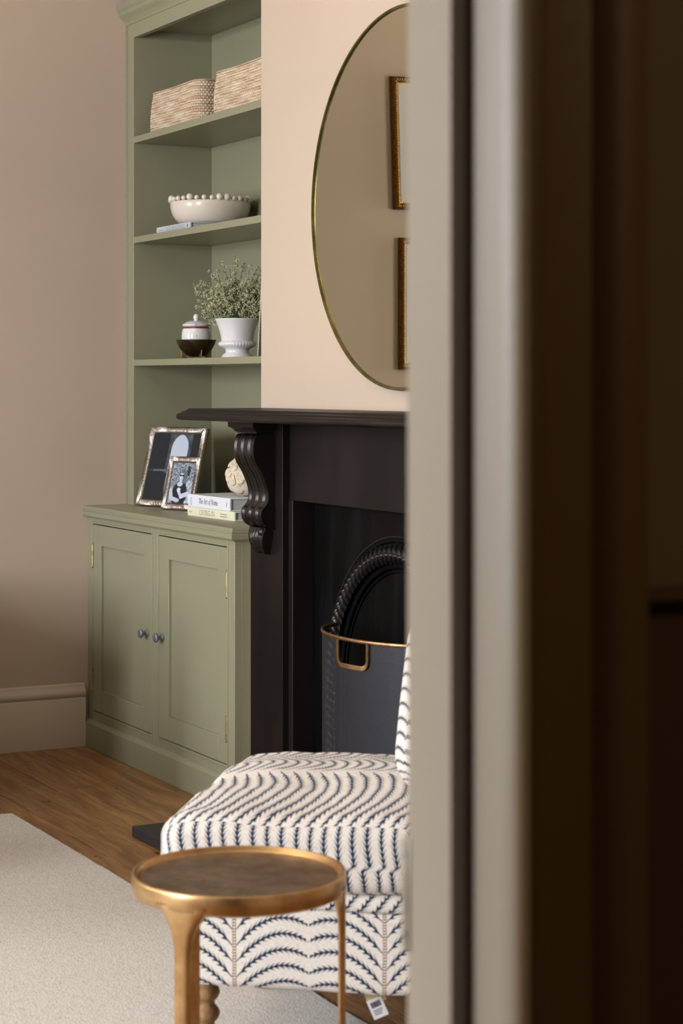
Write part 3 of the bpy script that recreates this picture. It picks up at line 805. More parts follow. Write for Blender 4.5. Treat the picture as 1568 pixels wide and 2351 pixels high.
def photo_frame(name, label, loc, rz, lean, wd, ht, bar, fn, rib, n):
    t = thing(name, label, 'photo frame', loc, rz, 'ribbed photo frames on the cabinet')
    R_ = Matrix.Rotation(-lean, 4, 'X')
    m = moulding(wd, ht, bar, .009, rib, z0=.010).move(R_)
    obj('frame_moulding', m, 'silverrib', t, smooth=60)
    bx = MB().box(.002, wd-.002, -.010, .002, .002, ht-.002).move(R_); obj('frame_back', bx, 'backboard', t)
    sl = MB().box(bar-.002, wd-bar+.002, -.0118, -.010, bar-.002, ht-bar+.002).move(R_); obj('mount_edge', sl, 'black', t)
    p = picmesh(n[0], n[1], fn, bar+.002, wd-bar-.002, bar+.002, ht-bar-.002, -.0125, 'photo_print', 'photo', t)
    for v in p.data.vertices: v.co = R_ @ v.co
    # strut at the back reaching the cabinet top
    zt_ = ht*.6*math.cos(lean); yt = ht*.6*math.sin(lean)
    st = MB().add([(wd*.4, yt+.002, zt_), (wd*.6, yt+.002, zt_), (wd*.6, yt+.045, .0005), (wd*.4, yt+.045, .0005), (wd*.4, yt+.005, zt_), (wd*.6, yt+.005, zt_), (wd*.6, yt+.048, .0005), (wd*.4, yt+.048, .0005)],
                  [(0, 1, 2, 3), (4, 7, 6, 5), (0, 4, 5, 1), (1, 5, 6, 2), (2, 6, 7, 3), (3, 7, 4, 0)])
    obj('easel_strut', st, 'black', t)
    return t
photo_frame('photo_frame', 'larger silver ribbed photo frame showing a pale archway, at the cabinet left', (-6.468, 2.622, .842), math.radians(21), math.radians(15.9), .278, .284, .0225, img_arch, .0047, (110, 130))
photo_frame('photo_frame', 'smaller silver ribbed photo frame showing a woman in sunglasses', (-6.237, 2.620, .842), math.radians(24.3), math.radians(14.9), .144, .184, .0205, img_woman, .0047, (90, 130))

# ============================================================ STROKE LETTERING
def arc(cx, cy, rx, ry, a0, a1, n=10): return [(cx+rx*math.cos(math.radians(a0+(a1-a0)*k/n)), cy+ry*math.sin(math.radians(a0+(a1-a0)*k/n))) for k in range(n+1)]
# glyph: (advance, [(polyline, weight)]) in cap-height units; T thick, t thin
T_, t_ = .13, .05
def ser(x, y, w_=.13): return ([(x-w_, y), (x+w_, y)], t_)
G = {
 'T': (.72, [([(.36, 0), (.36, 1)], T_), ([(.04, .98), (.68, .98)], t_), ([(.05, 1), (.05, .8)], t_), ([(.67, 1), (.67, .8)], t_), ser(.36, .02)]),
 'h': (.60, [([(.14, 0), (.14, 1)], T_), (arc(.30, .40, .16, .24, 180, 0)+[(.46, 0)], .10), ser(.14, .02, .11), ser(.46, .02, .11)]),
 'e': (.50, [(arc(.26, .31, .20, .29, 0, 320), .09), ([(.07, .33), (.45, .33)], t_)]),
 'A': (.80, [([(.08, 0), (.40, 1)], t_), ([(.40, 1), (.70, 0)], T_), ([(.19, .36), (.58, .36)], t_), ser(.08, .02, .09), ser(.70, .02, .11)]),
 'r': (.44, [([(.14, 0), (.14, .64)], T_), (arc(.30, .40, .16, .22, 170, 60), .09), ser(.14, .02, .11)]),
 't': (.40, [([(.18, .82), (.18, .14)]+arc(.27, .14, .09, .12, 180, 290), .10), ([(.04, .62), (.36, .62)], t_)]),
 'o': (.56, [(arc(.28, .31, .21, .30, 0, 360, 18), .09)]),
 'f': (.36, [([(.02, -.22), (.10, -.2), (.20, .5), (.25, .85)]+arc(.34, .88, .08, .11, 170, 60, 5), .08), ([(.06, .6), (.36, .6)], t_)]),
 'H': (.86, [([(.16, 0), (.16, 1)], T_), ([(.68, 0), (.68, 1)], T_), ([(.16, .52), (.68, .52)], t_), ser(.16, .02), ser(.16, .98), ser(.68, .02), ser(.68, .98)]),
 'm': (.88, [([(.14, 0), (.14, .64)], T_), (arc(.29, .40, .15, .23, 180, 0)+[(.44, 0)], .10), (arc(.59, .40, .15, .23, 180, 0)+[(.74, 0)], .10), ser(.14, .02, .1), ser(.44, .02, .1), ser(.74, .02, .1)]),
 'L': (.56, [([(.14, 0), (.14, 1)], .10), ([(.14, .02), (.52, .02), (.54, .2)], t_), ser(.14, .98)]),
 'I': (.34, [([(.17, 0), (.17, 1)], .10), ser(.17, .02), ser(.17, .98)]),
 'V': (.74, [([(.08, 1), (.38, 0)], .10), ([(.38, 0), (.66, 1)], t_), ser(.08, .98, .1), ser(.66, .98, .1)]),
 'N': (.80, [([(.14, 0), (.14, 1)], t_), ([(.14, 1), (.66, 0)], .10), ([(.66, 0), (.66, 1)], t_), ser(.14, .02), ser(.12, .98), ser(.66, .98)]),
 'G': (.76, [(arc(.38, .5, .29, .5, 45, 330, 18), .09), ([(.64, .08), (.64, .42)], .10), ser(.64, .42, .12)]),
 'E': (.60, [([(.14, 0), (.14, 1)], .10), ([(.14, .98), (.52, .98), (.52, .82)], t_), ([(.14, .52), (.42, .52)], t_), ([(.14, .02), (.54, .02), (.55, .2)], t_)]),
 'B': (.62, [([(.14, 0), (.14, 1)], .10), ([(.14, .98)]+arc(.30, .76, .20, .22, 90, -90)+[(.14, .54)], .06), ([(.14, .54)]+arc(.32, .28, .23, .26, 90, -90)+[(.14, .02)], .07)]),
 'U': (.72, [([(.14, 1), (.14, .3)]+arc(.37, .3, .23, .3, 180, 360)+[(.60, 1)], .08), ser(.14, .98, .1), ser(.60, .98, .1)]),
 'F': (.54, [([(.14, 0), (.14, 1)], .10), ([(.14, .98), (.50, .98), (.50, .82)], t_), ([(.14, .52), (.40, .52)], t_), ser(.14, .02)]),
 ' ': (.30, []),
}
def letters(text, x0, x1, z0, h, y, wscale=1.):
    """text filled between x0..x1 in XZ plane at y facing -Y"""
    tot = sum(G[c][0] for c in text); sx = (x1-x0)/tot; m = MB(); x = x0
    for c in text:
        for poly, wt_ in G[c][1]:
            P = [Vector((x+p[0]*sx, z0+p[1]*h)) for p in poly]; wv = wt_*h*wscale*.5
            for a, b in zip(P[:-1], P[1:]):
                d_ = b-a
                if d_.length < 1e-9: continue
                d_.normalize(); n_ = Vector((-d_.y, d_.x)); k = min(1, sx/h*1.1) if abs(d_.y) > abs(d_.x) else 1
                n_ = n_*wv*(k if abs(d_.y) > .5 else .8); e = d_*wv*.3
                q = [a-n_-e, b-n_+e, b+n_+e, a+n_-e]
                m.add([(p.x, y, p.y) for p in q], [(0, 1, 2, 3)])
        x += G[c][0]*sx
    return m
def sans(text, x0, z0, h, y, wscale=1.):
    cu = bpy.data.curves.new('t', 'FONT'); cu.body = text; cu.size = h; o = bpy.data.objects.new('t', cu); C.objects.link(o)
    bpy.context.view_layer.update(); me = bpy.data.meshes.new_from_object(o); m = MB()
    m.add([(x0+v.co.x*wscale, y, z0+v.co.y) for v in me.vertices], [tuple(p.vertices) for p in me.polygons])
    bpy.data.objects.remove(o); bpy.data.curves.remove(cu); bpy.data.meshes.remove(me)
    return m

# ============================================================ BOOKS
def book(label, loc, rz, ln, dp, th, cover, spine_r=.0):
    t = thing('book', label, 'book', loc, rz)
    c = .0028
    cv = MB().box(0, ln, .004, dp, 0, c).box(0, ln, .004, dp, th-c, th)
    obj('cover', cv, cover, t, bevel=.0006, seg=1)
    sp_ = []
    for k in range(13):
        z = th*k/12; sp_.append((-.0015*math.sin(PI*k/12)-.0005, z))
    poly = [(a+.0015, z) for a, z in sp_]+[(.0045, th), (.0045, 0)]
    obj('spine', MB().prism(poly, 'x', 0, ln), cover, t)
    obj('page_block', MB().box(.004, ln-.005, .007, dp-.004, c, th-c), 'pages', t)
    return t
b1 = book('cream book with the title LIVING IN, lowest of the two on the cabinet', (-5.947, 2.583, .842), math.radians(2.4), .334, .25, .0280, 'papercream')
obj('title', letters('LIVING IN', .088, .196, .0065, .0155, -.0007), 'inkgrey', b1)
obj('publisher_name', sans('gestalten', .014, .0115, .0062, -.0007, .9), 'inkgrey', b1)
obj('subtitle', MB().add(*(lambda q: (q.v, q.f))(sans('Modern Masterpieces of', .236, .0150, .0058, -.0007, .82))).add(*(lambda q: (q.v, q.f))(sans('Residential Architecture', .236, .0078, .0058, -.0007, .82))), 'inkgrey', b1)
b2 = book('white book with the title The Art of Home, on top of the cream book', (-5.965, 2.592, .8703), math.radians(2.0), .305, .235, .0395, 'paperwhite')
m = letters('The Art of Home', .082, .220, .0130, .0165, -.0007, 1.15)
obj('title', m, 'ink', b2)
mk = MB()
for k in range(7):
    mk.box(.0200, .0225, -.0008, -.0003, .006+k*.0036, .0082+k*.0036)
    mk.box(.0262, .0290, -.0008, -.0003, .0055+k*.0036, .0078+k*.0036)
obj('small_print', mk, 'inkpale', b2)
mk = MB().add([(.280, -.0008, .030), (.2845, -.0008, .021), (.2835, -.0008, .0165), (.2765, -.0008, .0085), (.2815, -.0008, .018), (.2818, -.0008, .021)], [(0, 1, 5), (1, 2, 4, 5), (2, 3, 4)])
obj('emblem', mk, 'ink', b2)
b3 = book('white book with the title LIVE BEAUTIFUL, lying under the bowl on the shelf', (-6.364, 2.648, 1.785), 0, .291, .225, .0215, 'coverblue')
obj('title', letters('LIVE BEAUTIFUL', .082, .248, .0045, .0125, -.0007, .9), 'inkgrey', b3)
mk = MB()
for k in range(8): mk.box(.024+k*.005, .0275+k*.005, -.0008, -.0003, .0075, .0105)
obj('small_print', mk, 'inkpale', b3)
mk = MB().lathe([(0, .0002), (.0042, .0002)], 16).move(Matrix.Translation((.268, -.0006, .0108)) @ Matrix.Rotation(PI/2, 4, 'X') @ Matrix.Diagonal((.9, 1.2, 1, 1)))
obj('emblem', mk, 'ink', b3)

# ============================================================ CARVED FLOWER ORNAMENT on the books
orn = thing('carved_ornament', 'carved cream flower-head ornament resting on the stacked books', 'ornament', (-5.752, 2.70, .9100))
RO = .062
axis = (Vector((.4679, .8838, 0))*-.52 + Vector((0, 0, 1))*.42 + Vector((.8838, -.4679, 0))*.74).normalized()
qz = Vector((0, 0, 1)).rotation_difference(axis).to_matrix().to_4x4()
TO = Matrix.Translation((0, 0, RO+.003)) @ qz
obj('core', MB().ball((0, 0, 0), RO*.965, 40, 28).move(TO), 'carved', orn, smooth=60)
obj('flower_disc', MB().lathe([(0, RO*.985), (.012, RO*.985), (.0185, RO*.955), (.022, RO*.88)], 32, lambda t, i, z: 1+.04*math.sin(9*t)).move(TO), 'carved', orn, smooth=50)
obj('flower_centre', MB().lathe([(0, RO*1.06), (.0085, RO*1.06), (.0108, RO*1.03), (.0112, RO*.93)], 24, lambda t, i, z: 1+.03*math.sin(5*t)).move(TO), 'carved', orn, smooth=50)
ringsP = [(10, .16, .80, 1.03, 0), (9, .62, .88, 1.0, .5), (9, 1.15, .85, .97, .15), (8, 1.70, .80, .95, .6), (7, 2.2, .60, .93, .3)]
for n_, ph0, ln_, rr, off in ringsP:
    for k in range(n_):
        if True:
            th0 = 2*PI*(k+off)/n_ + .08*math.sin(k*2.3)
            hwid = PI/n_*1.16*math.sin(min(PI/2, ph0+ln_*.45))
            def pf(u, v, th0=th0, ph0=ph0, ln_=ln_, rr=rr, n_=n_):
                a = (u-.5)*2; ph = ph0+ln_*v*(1-.10*a*a); prof_ = (.30+.70*min(1, v/.6))*(1 if v < .72 else math.sqrt(max(.01, 1-((v-.72)/.29)**2)))
                wv = (PI/n_)*1.08*prof_; th = th0+a*wv
                r = RO*(.975+.085*v+.030*(1-a*a)*(.4+.6*v)) + .0005*math.sin(17*a)*(1-abs(a))
                if v > .97: r -= RO*.07
                return (r*math.sin(ph)*math.cos(th), r*math.sin(ph)*math.sin(th), r*math.cos(ph))
            obj('petal', MB().grid(pf, 18, 12).move(TO), 'carved', orn, smooth=70)

# ============================================================ SHELF ITEMS
# bowl with beaded rim
bw = thing('beaded_bowl', 'cream stoneware bowl with little balls round its rim, on the second shelf', 'bowl', (-6.206, 2.78, 1.8068))
RB = .137
prof = [(0, .0), (.075, 0), (.092, .002), (.108, .009), (.120, .020), (.129, .034), (.1345, .050), (.137, .066), (.137, .076), (.1355, .078), (.1335, .076), (.132, .060), (.124, .034), (.108, .016), (.085, .009), (0, .008)]
obj('body', MB().lathe(prof, 96), 'stoneware', bw, smooth=60)
for k in range(33):
    th = 2*PI*k/33; big = k % 4 == 0; r = .0123 if big else (.0088 if k % 2 else .0094)
    obj('ball', MB().ball((math.cos(th)*.1355, math.sin(th)*.1355, .079+r*.72), r, 16, 10), 'stoneware', bw, smooth=80)
# baskets
def basket(label, loc, L_, D_, H_, seed):
    t = thing('basket', label, 'basket', loc, group='rattan baskets on the top shelf')
    rc = .045
    per = []
    def rr(s, hx, hy):   # rounded rectangle by arc length fraction
        sx, sy, q = 2*(hx-rc), 2*(hy-rc), PI*rc/2; tot = 2*sx+2*sy+4*q; d_ = (s % 1)*tot
        segs_ = [('l', sx, (-hx+rc, -hy), (1, 0)), ('a', q, (hx-rc, -hy+rc), -90), ('l', sy, (hx, -hy+rc), (0, 1)), ('a', q, (hx-rc, hy-rc), 0), ('l', sx, (hx-rc, hy), (-1, 0)), ('a', q, (-hx+rc, hy-rc), 90), ('l', sy, (-hx, hy-rc), (0, -1)), ('a', q, (-hx+rc, -hy+rc), 180)]
        for sg in segs_:
            if d_ <= sg[1]+1e-9:
                if sg[0] == 'l': return (sg[2][0]+sg[3][0]*d_, sg[2][1]+sg[3][1]*d_), ((sg[3][1], -sg[3][0]))
                a = math.radians(sg[3])+d_/rc; return (sg[2][0]+rc*math.cos(a), sg[2][1]+rc*math.sin(a)), (math.cos(a), math.sin(a))
            d_ -= sg[1]
        return (-hx+rc, -hy), (0, -1)
    hx, hy = L_/2, D_/2; per_len = 4*(hx+hy)-8*rc+2*PI*rc
    ncell = int(per_len/.0062); NU = ncell*4; rows = int(H_/.0088); NV = rows*4
    def fn(u, v):
        v_ = v*H_; (x, y), (nx, ny) = rr(u, hx, hy); cell = u*ncell; row = v_/.0088
        d_ = .0011*math.cos(2*PI*row+PI)*1. + .0010*math.cos(PI*cell)*(1 if int(row) % 2 else -1)
        u5 = abs((cell % 1)-.5); v5 = abs((row % 1)-.5)
        if u5 > .3 and v5 > .3: d_ -= .0022
        tap = 1-.055*(v**1.2); bow = .004*math.sin(PI*v)
        sag = -.002*math.sin(PI*min(1, max(0, (x+hx)/(2*hx))))*v
        return ((x+nx*(d_+bow))*tap, (y+ny*(d_+bow))*tap, v_+sag*(1.6))
    m = MB().grid(fn, NU, NV, cu=True, uv=lambda u, v: (u*ncell*.0062, v*H_))
    obj('woven_wall', m, 'rattan', t, smooth=60)
    def fr_(u, v):
        (x, y), (nx, ny) = rr(u, hx, hy); k = 2*PI*v; tap = .945
        sag = -.0032*math.sin(PI*min(1, max(0, (x+hx)/(2*hx))))
        return (x*tap+nx*.0035*math.cos(k), y*tap+ny*.0035*math.cos(k), H_+.0015+sag+.0035*math.sin(k))
    obj('rim', MB().grid(fr_, 160, 8, cu=True, cv=True, uv=lambda u, v: (u*per_len, v*.02)), 'rattan', t, smooth=60)
    obj('base', MB().prism([rr(k/40, hx-.004, hy-.004)[0] for k in range(40)], 'z', 0.0005, .006), 'rattan', t)
    return t
basket('pale rattan basket at the left of the top shelf', (-6.265, 2.778, 2.1375), .435, .235, .141, 1)
basket('pale rattan basket at the right of the top shelf, partly hidden by the chimney breast', (-5.728, 2.778, 2.1375), .435, .235, .141, 2)
# bronze footed bowl + jar
bz = thing('bronze_bowl', 'bronze bowl on slim fins holding the lidded jar, third shelf', 'bowl', (-6.190, 2.72, 1.353))
obj('bowl_body', MB().lathe([(0, .006), (.022, .007), (.040, .0165), (.053, .031), (.062, .047), (.0685, .064), (.0675, .064), (.060, .047), (.050, .032), (.036, .019), (.018, .0105), (0, .0095)], 72), 'bronze', bz, smooth=60)
for k, a in enumerate((1.517, 3.09, 4.66, 6.23)):
    fnp = [(.030, 0), (.054, 0), (.0545, .030), (.0500, .0285), (.044, .0205), (.030, .0105)]
    mm = MB().prism(fnp, 'y', -.0014, .0014).move(Matrix.Rotation(a-PI/2, 4, 'Z')); obj('fin', mm, 'finmetal', bz, bevel=.0005, label='pale brass fin foot')
jr = thing('lidded_jar', 'small white porcelain lidded jar with dark red band, standing in the bronze bowl', 'jar', (-6.190, 2.72, 1.3635))
obj('body', MB().lathe([(0, 0), (.026, 0), (.034, .010), (.043, .028), (.049, .050), (.0500, .066), (.0485, .080), (.0455, .090), (.0435, .097), (.0440, .1005), (.040, .1005), (.0405, .092), (.044, .07), (.030, .014), (0, .010)], 64), 'porcelain', jr, smooth=60)
obj('red_band', MB().lathe([(.0462, .0915), (.0452, .0940), (.0442, .0985), (.0434, .0988), (.0434, .0915)], 160, lambda t, i, z: 1.0+(.000 if i else .010*math.sin(40*t)-.006)), 'redband', jr, smooth=60)
ld = obj('lid', MB().lathe([(.0, .1005), (.046, .1008), (.0475, .1025), (.0470, .1055), (.044, .107), (.037, .112), (.028, .1165), (.018, .1185), (0, .119)], 64), 'porcelain', jr, smooth=60)
obj('lid_knob', MB().lathe([(0, .117), (.0085, .1175), (.0075, .1215), (.0095, .127), (.0098, .132), (.0075, .138), (.004, .1415), (0, .1425)], 32), 'porcelain', ld, smooth=60)
camdir = math.atan2(-2.72, 6.19)
for dth, zz in ((.02, .066), (.06, .1030), (-.05, .1035)):
    th = camdir+dth; r = .0505 if zz < .08 else .0480
    obj('glaze_fleck', MB().ball((r*math.cos(th), r*math.sin(th), zz), .0016, 8, 5), 'speck', jr)
# urn with plant
ur = thing('potted_plant', 'white footed urn of pale green budding sprigs on the third shelf', 'potted plant', (-5.946, 2.76, 1.353))
def urnmod(t, i, z): return 1+(.022*abs(math.sin(18*t))-.01 if .033 < z < .054 else 0)
up = [(0, 0), (.0533, 0), (.0535, .004), (.0505, .0065), (.0495, .0105), (.043, .0145), (.0395, .0190), (.0388, .0240), (.0415, .0300), (.049, .0340), (.0580, .0385), (.0625, .0445), (.0615, .0505), (.0570, .0545), (.0530, .0570), (.0535, .0620), (.0555, .0750), (.0590, .0900), (.0640, .1060), (.0705, .1220), (.0735, .1265), (.0738, .1295), (.0700, .1295), (.066, .124), (.058, .105), (.05, .08), (0, .078)]
obj('urn', MB().lathe(up, 144, urnmod), 'porcelain', ur, smooth=60, label='white porcelain urn with gadrooned waist')
obj('soil', MB().lathe([(0, .112), (.0600, .110)], 24), 'leafdark', ur)
random.seed(5)
stems = MB(); b_l = MB(); b_m = MB()
octv = [(1, 0, 0), (-1, 0, 0), (0, 1, 0), (0, -1, 0), (0, 0, 1), (0, 0, -1)]; octf = [(0, 2, 4), (2, 1, 4), (1, 3, 4), (3, 0, 4), (2, 0, 5), (1, 2, 5), (3, 1, 5), (0, 3, 5)]
def bud(m, p, r, d_):
    q = d_.to_track_quat('Z', 'Y').to_matrix()
    m.add([Vector(p)+q @ Vector((v[0]*r*.8, v[1]*r*.8, v[2]*r*1.25)) for v in octv], octf)
# camera-facing axes only used to aim the longest sprigs as the plant grows
rt = Vector((.4679, .8838, 0)); tw = Vector((.8838, -.4679, 0)); upv = Vector((0, 0, 1))
aims = [(431, 655), (446, 662), (462, 648), (440, 707), (455, 690), (480, 625), (488, 634), (512, 603), (500, 622), (538, 590), (545, 598), (560, 603), (575, 610), (590, 640), (470, 730), (462, 712), (525, 620), (598, 620), (450, 672), (610, 640), (618, 670), (620, 700), (475, 655), (478, 742), (592, 615), (605, 655)]
sprigs = [((u-544)*.00143, (731-v)*.00143, random.uniform(-.03, .03), 1) for u, v in aims]
for k in range(230):
    a = random.uniform(0, PI); rad = random.random()**.5
    sprigs.append((math.cos(a)*rad*.112, math.sin(a)*rad*.118+.008, random.uniform(-.07, .07), 0))
for sx_, sz_, sy_, lg_ in sprigs:
    tip = rt*sx_+upv*(.130+sz_)+tw*sy_
    if tip.y > .155: tip.y = .155
    if tip.y < -.125: tip.y = -.125
    b0 = Vector((random.uniform(-.03, .03), random.uniform(-.03, .03), .105)); mid = b0*.35+tip*.65+Vector((0, 0, .012+.02*random.random()))
    pts = [b0*(1-t)**2+mid*(2*t*(1-t))+tip*t*t for t in [k/9 for k in range(10)]]
    stems.tube(pts, lambda t: .0009-.0005*t, 4)
    for k in range(3, 10):
        for j in range((4 if k < 9 else 3) if lg_ else 3):
            d_ = Vector((random.gauss(0, 1), random.gauss(0, 1), random.gauss(.5, .8))).normalized(); l_ = random.uniform(.006, .017)
            e = pts[k]+d_*l_*(1 if k < 9 else .4)
            stems.tube([pts[k], e], .00035, 3)
            for q in range(5):
                p = pts[k].lerp(e, .35+.65*q/4)+Vector((random.gauss(0, .0022), random.gauss(0, .0022), random.gauss(0, .0022)))
                bud(b_l if random.random() < .62 else b_m, p, random.uniform(.0014, .0024), (d_+Vector((0, 0, .5))).normalized())
obj('stems', stems, 'leafdark', ur, kind='stuff')
obj('buds', b_l, 'bud', ur, smooth=0, kind='stuff')
obj('leaves', b_m, 'budmid', ur, smooth=0, kind='stuff')
# rope-edged inlay frame, only its edge shows beside the chimney breast
inf = thing('inlay_frame', 'black and white rope-edged frame standing on the third shelf behind the chimney corner', 'picture frame', (-5.662, 2.70, 1.353), rot=(-.06, -.006, 0))
obj('frame_body', MB().box(.003, .165, .0, .014, .0, .400), 'blackinlay', inf, bevel=.001)
rp = MB()
for k in range(44):
    z = .006+k*.0090; rp.tube([(.0, .0, z-.003), (.004, -.002, z+.004)], .0022, 6)
obj('rope_edge', rp, 'boneinlay', inf)
obj('rope_core', MB().tube([(.0025, .001, .001), (.0025, .001, .399)], .0022, 8), 'blackinlay', inf)
obj('picture', MB().box(.03, .14, -.002, .001, .04, .36), 'artpaper', inf)

# ============================================================ FRAMES ON THE LEFT WALL (seen in the mirror)
def wall_frame(label, ymax, z0, z1, tilt):
    t = thing('wall_picture', label, 'picture', (XL, ymax, z0), rot=(tilt, 0, 0), group='gilt pictures on the left wall')
    wd, ht = .40, z1-z0
    Rm = Matrix.Rotation(PI/2, 4, 'Z')     # local frame: width along -Y, front to +X
    def tr_(m): return m.move(Matrix.Translation((.004, -wd, 0)) @ Rm @ Matrix.Diagonal((1, 1, 1, 1)))
    mo = moulding(wd, ht, .026, .022, None)
    obj('frame_moulding', tr_(mo), 'gildframe', t, smooth=50)
    be = MB(); ins_ = .013
    for k in range(int((ht-2*ins_)/.0105)+1):
        for x in (ins_, wd-ins_): be.ball((x, -.0225, ins_+k*.0105), .0046, 8, 6)
    for k in range(int((wd-2*ins_)/.0105)+1):
        for z in (ins_, ht-ins_): be.ball((ins_+k*.0105, -.0225, z), .0046, 8, 6)
    obj('beading', tr_(be), 'gildbead', t, kind='stuff')
    obj('inner_slip', tr_(MB().box(.024, wd-.024, -.010, -.002, .024, ht-.024)), 'gildbead', t)
    obj('picture', tr_(MB().box(.030, wd-.030, -.0115, -.003, .030, ht-.030)), 'artpaper', t)
wall_frame('upper gilt beaded picture on the left wall, reflected in the mirror', 1.385, 1.930, 2.437, -.030)
wall_frame('lower gilt beaded picture on the left wall, reflected in the mirror', 1.362, 1.322, 1.825, 0.)

# ============================================================ RUG
random.seed(3)
RX0, RX1, RY0, RY1 = -5.612, -2.55, -1.1, 1.880
def rug_fn(u, v):
    x = RX0+(RX1-RX0)*u; y = RY0+(RY1-RY0)*v
    wx = .0035*noise.noise(Vector((y*9, 1.3, 0)))+.0015*noise.noise(Vector((y*60, 1.3, 0))); wy = .0035*noise.noise(Vector((x*8, 7, 0)))+.0018*noise.noise(Vector((x*60, 7, 0)))
    e = min(x-RX0, RX1-x, y-RY0, RY1-y)
    z = .0115 if e > .006 else .0025+.009*math.sqrt(max(0, 1-(1-e/.006)**2))
    z += .0006*noise.noise(Vector((x*40, y*40, 0)))
    return (x+(wx if u < .5 else 0), y+(wy if v > .5 else 0), z)
def cl(t, n_):     # cluster samples near the borders
    return t
m = MB()
us = [0, .0008, .0018, .003]+[.003+.997*k/260 for k in range(1, 260)]+[.9975, .999, 1]
vs_ = [0, .001, .002]+[.002+.995*k/240 for k in range(1, 240)]+[.9972, .9982, .9992, 1]
gv = [rug_fn(u, v) for v in vs_ for u in us]; nu_ = len(us)
gf = [(j*nu_+i, j*nu_+i+1, (j+1)*nu_+i+1, (j+1)*nu_+i) for j in range(len(vs_)-1) for i in range(nu_-1)]
m.add(gv, gf); m.box(RX0+.003, RX1-.003, RY0+.003, RY1-.003, .0005, .004)
rg = setp(obj('rug', m, 'rug', smooth=60), 'oatmeal flat-woven wool rug lying on the floorboards', 'rug')
fz = MB()
for k in range(1500):
    if k % 3: x = random.uniform(RX0, -3.0); p = Vector((x, RY1-.001, .006)); d_ = Vector((random.gauss(0, .7), 1, random.gauss(.35, .4)))
    else: p = Vector((RX0+.001, random.uniform(1.0, RY1), .006)); d_ = Vector((-1, random.gauss(0, .7), random.gauss(.35, .4)))
    d_ = d_.normalized()*random.uniform(.003, .009 if k % 12 else .016); s_ = Vector((-d_.y, d_.x, 0)).normalized()*.0005
    q = p+d_; q.z = max(.002, q.z); fz.add([p-s_, p+s_, q], [(0, 1, 2)])
obj('edge_fuzz', fz, 'rug', rg, smooth=0, kind='stuff')

# ============================================================ UPHOLSTERED CHAIR
AX = math.radians(141.5)                      # chair depth direction (away from the camera)
# local frame: +x = towards the backrest (camera right), +y = away from the camera
ch = thing('upholstered_chair', 'low armless chair in cream linen with navy fronds, on the rug before the fireplace', 'chair', (-3.312, 1.395, 0), AX-PI/2)
def softbox(c, h, r, nn=(30, 30, 10), crown=0., pinch=0., wob=0., uvf=None, seed=0.):
    m = MB(); hx, hy, hz = h
    def samp(n): return [-math.cos(PI*k/n) if False else (2*k/n-1) for k in range(n+1)]
    def rnd(p):
        q = [max(-(h[i]-r), min(h[i]-r, p[i])) for i in range(3)]; d_ = Vector((p[0]-q[0], p[1]-q[1], p[2]-q[2]))
        if d_.length > 1e-9: d_ = d_.normalized()*r
        P = Vector(q)+d_
        fx, fy = P.x/hx, P.y/hy
        P.z += crown*(1-fx**2)*(1-fy**2)*(1 if P.z > 0 else -.2)*(abs(P.z)/hz)
        if pinch: k = (abs(fx)*abs(fy))**6; P.x += fx*pinch*k; P.y += fy*pinch*k; P.z *= 1-.25*k
        if wob:
            nv = noise.noise_vector(Vector((P.x*7+seed, P.y*7, P.z*9)))*wob+noise.noise_vector(Vector((P.x*22+seed, P.y*22, P.z*8)))*wob*.35
            P += nv
        return P
    for ax in range(3):
        a, b = [(1, 2), (2, 0), (0, 1)][ax]
        for sg in (-1, 1):
            sa, sb = samp(nn[a]), samp(nn[b]); vs = []; us = []
            for tb in sb:
                for ta in sa:
                    p = [0, 0, 0]; p[ax] = sg*h[ax]; p[a] = ta*h[a]; p[b] = tb*h[b]
                    P = rnd(p); vs.append(P+Vector(c)); us.append(uvf(ax, sg, p, P) if uvf else (0, 0))
            na = len(sa); fsx = [(j*na+i, j*na+i+1, (j+1)*na+i+1, (j+1)*na+i) for j in range(len(sb)-1) for i in range(na-1)]
            m.add(vs, fsx, [[us[k] for k in f] for f in fsx])
    return m
BW, BDp = .74, .64
def uv_base(ax, sg, p, P):
    # vertical stems every .27 m, fronds rising
    if ax == 1: return (p[2]+.1, p[0]+BW/2-.116)
    if ax == 0: return (p[2]+.1, p[1])
    return (p[1], p[0])
obj('seat_base', softbox((BW/2+.01, .032+BDp/2-.02, .262), (BW/2, BDp/2, .076), .012, (40, 36, 10), 0, 0, .0035, uv_base), 'fabric', ch, smooth=70, merge=True)
obj('seat_border', softbox((BW/2+.008, BDp/2+.008, .3475), (BW/2+.003, BDp/2+.004, .0165), .014, (40, 36, 6), 0, 0, .002, lambda ax, sg, p, P: (p[0]*1.+.01, p[1]*.5+p[2]+.2) if ax != 0 else (p[1], p[2]+.2)), 'fabric', ch, smooth=70, merge=True)
CH = .066
def uv_cush(ax, sg, p, P):
    if ax == 2: return (p[0]+BW/2, (p[1]-.027)*(1 if p[1] > .027 else .44))
    pp = .30+.50*((p[2]+CH)/(2*CH))
    if ax == 1: return (p[0]+BW/2+(.013 if p[2] < -.01 else 0)+.004*math.sin(p[2]*40), 10+pp*.2)
    return (p[1]+(.013 if p[2] < -.01 else 0), 10+pp*.2)
obj('seat_cushion', softbox((BW/2, BDp/2+.005, .429), (BW/2+.012, BDp/2+.012, CH), .040, (60, 56, 16), .022, .010, .008, uv_cush, 3.), 'fabrictop', ch, smooth=80, merge=True)
obj('backrest', softbox((BW-.02, BDp/2+.02, .52), (.075, BDp/2-.02, .30), .05, (8, 30, 24), 0, 0, .004, lambda ax, sg, p, P: (p[2], p[1])), 'fabric', ch, smooth=70, merge=True)
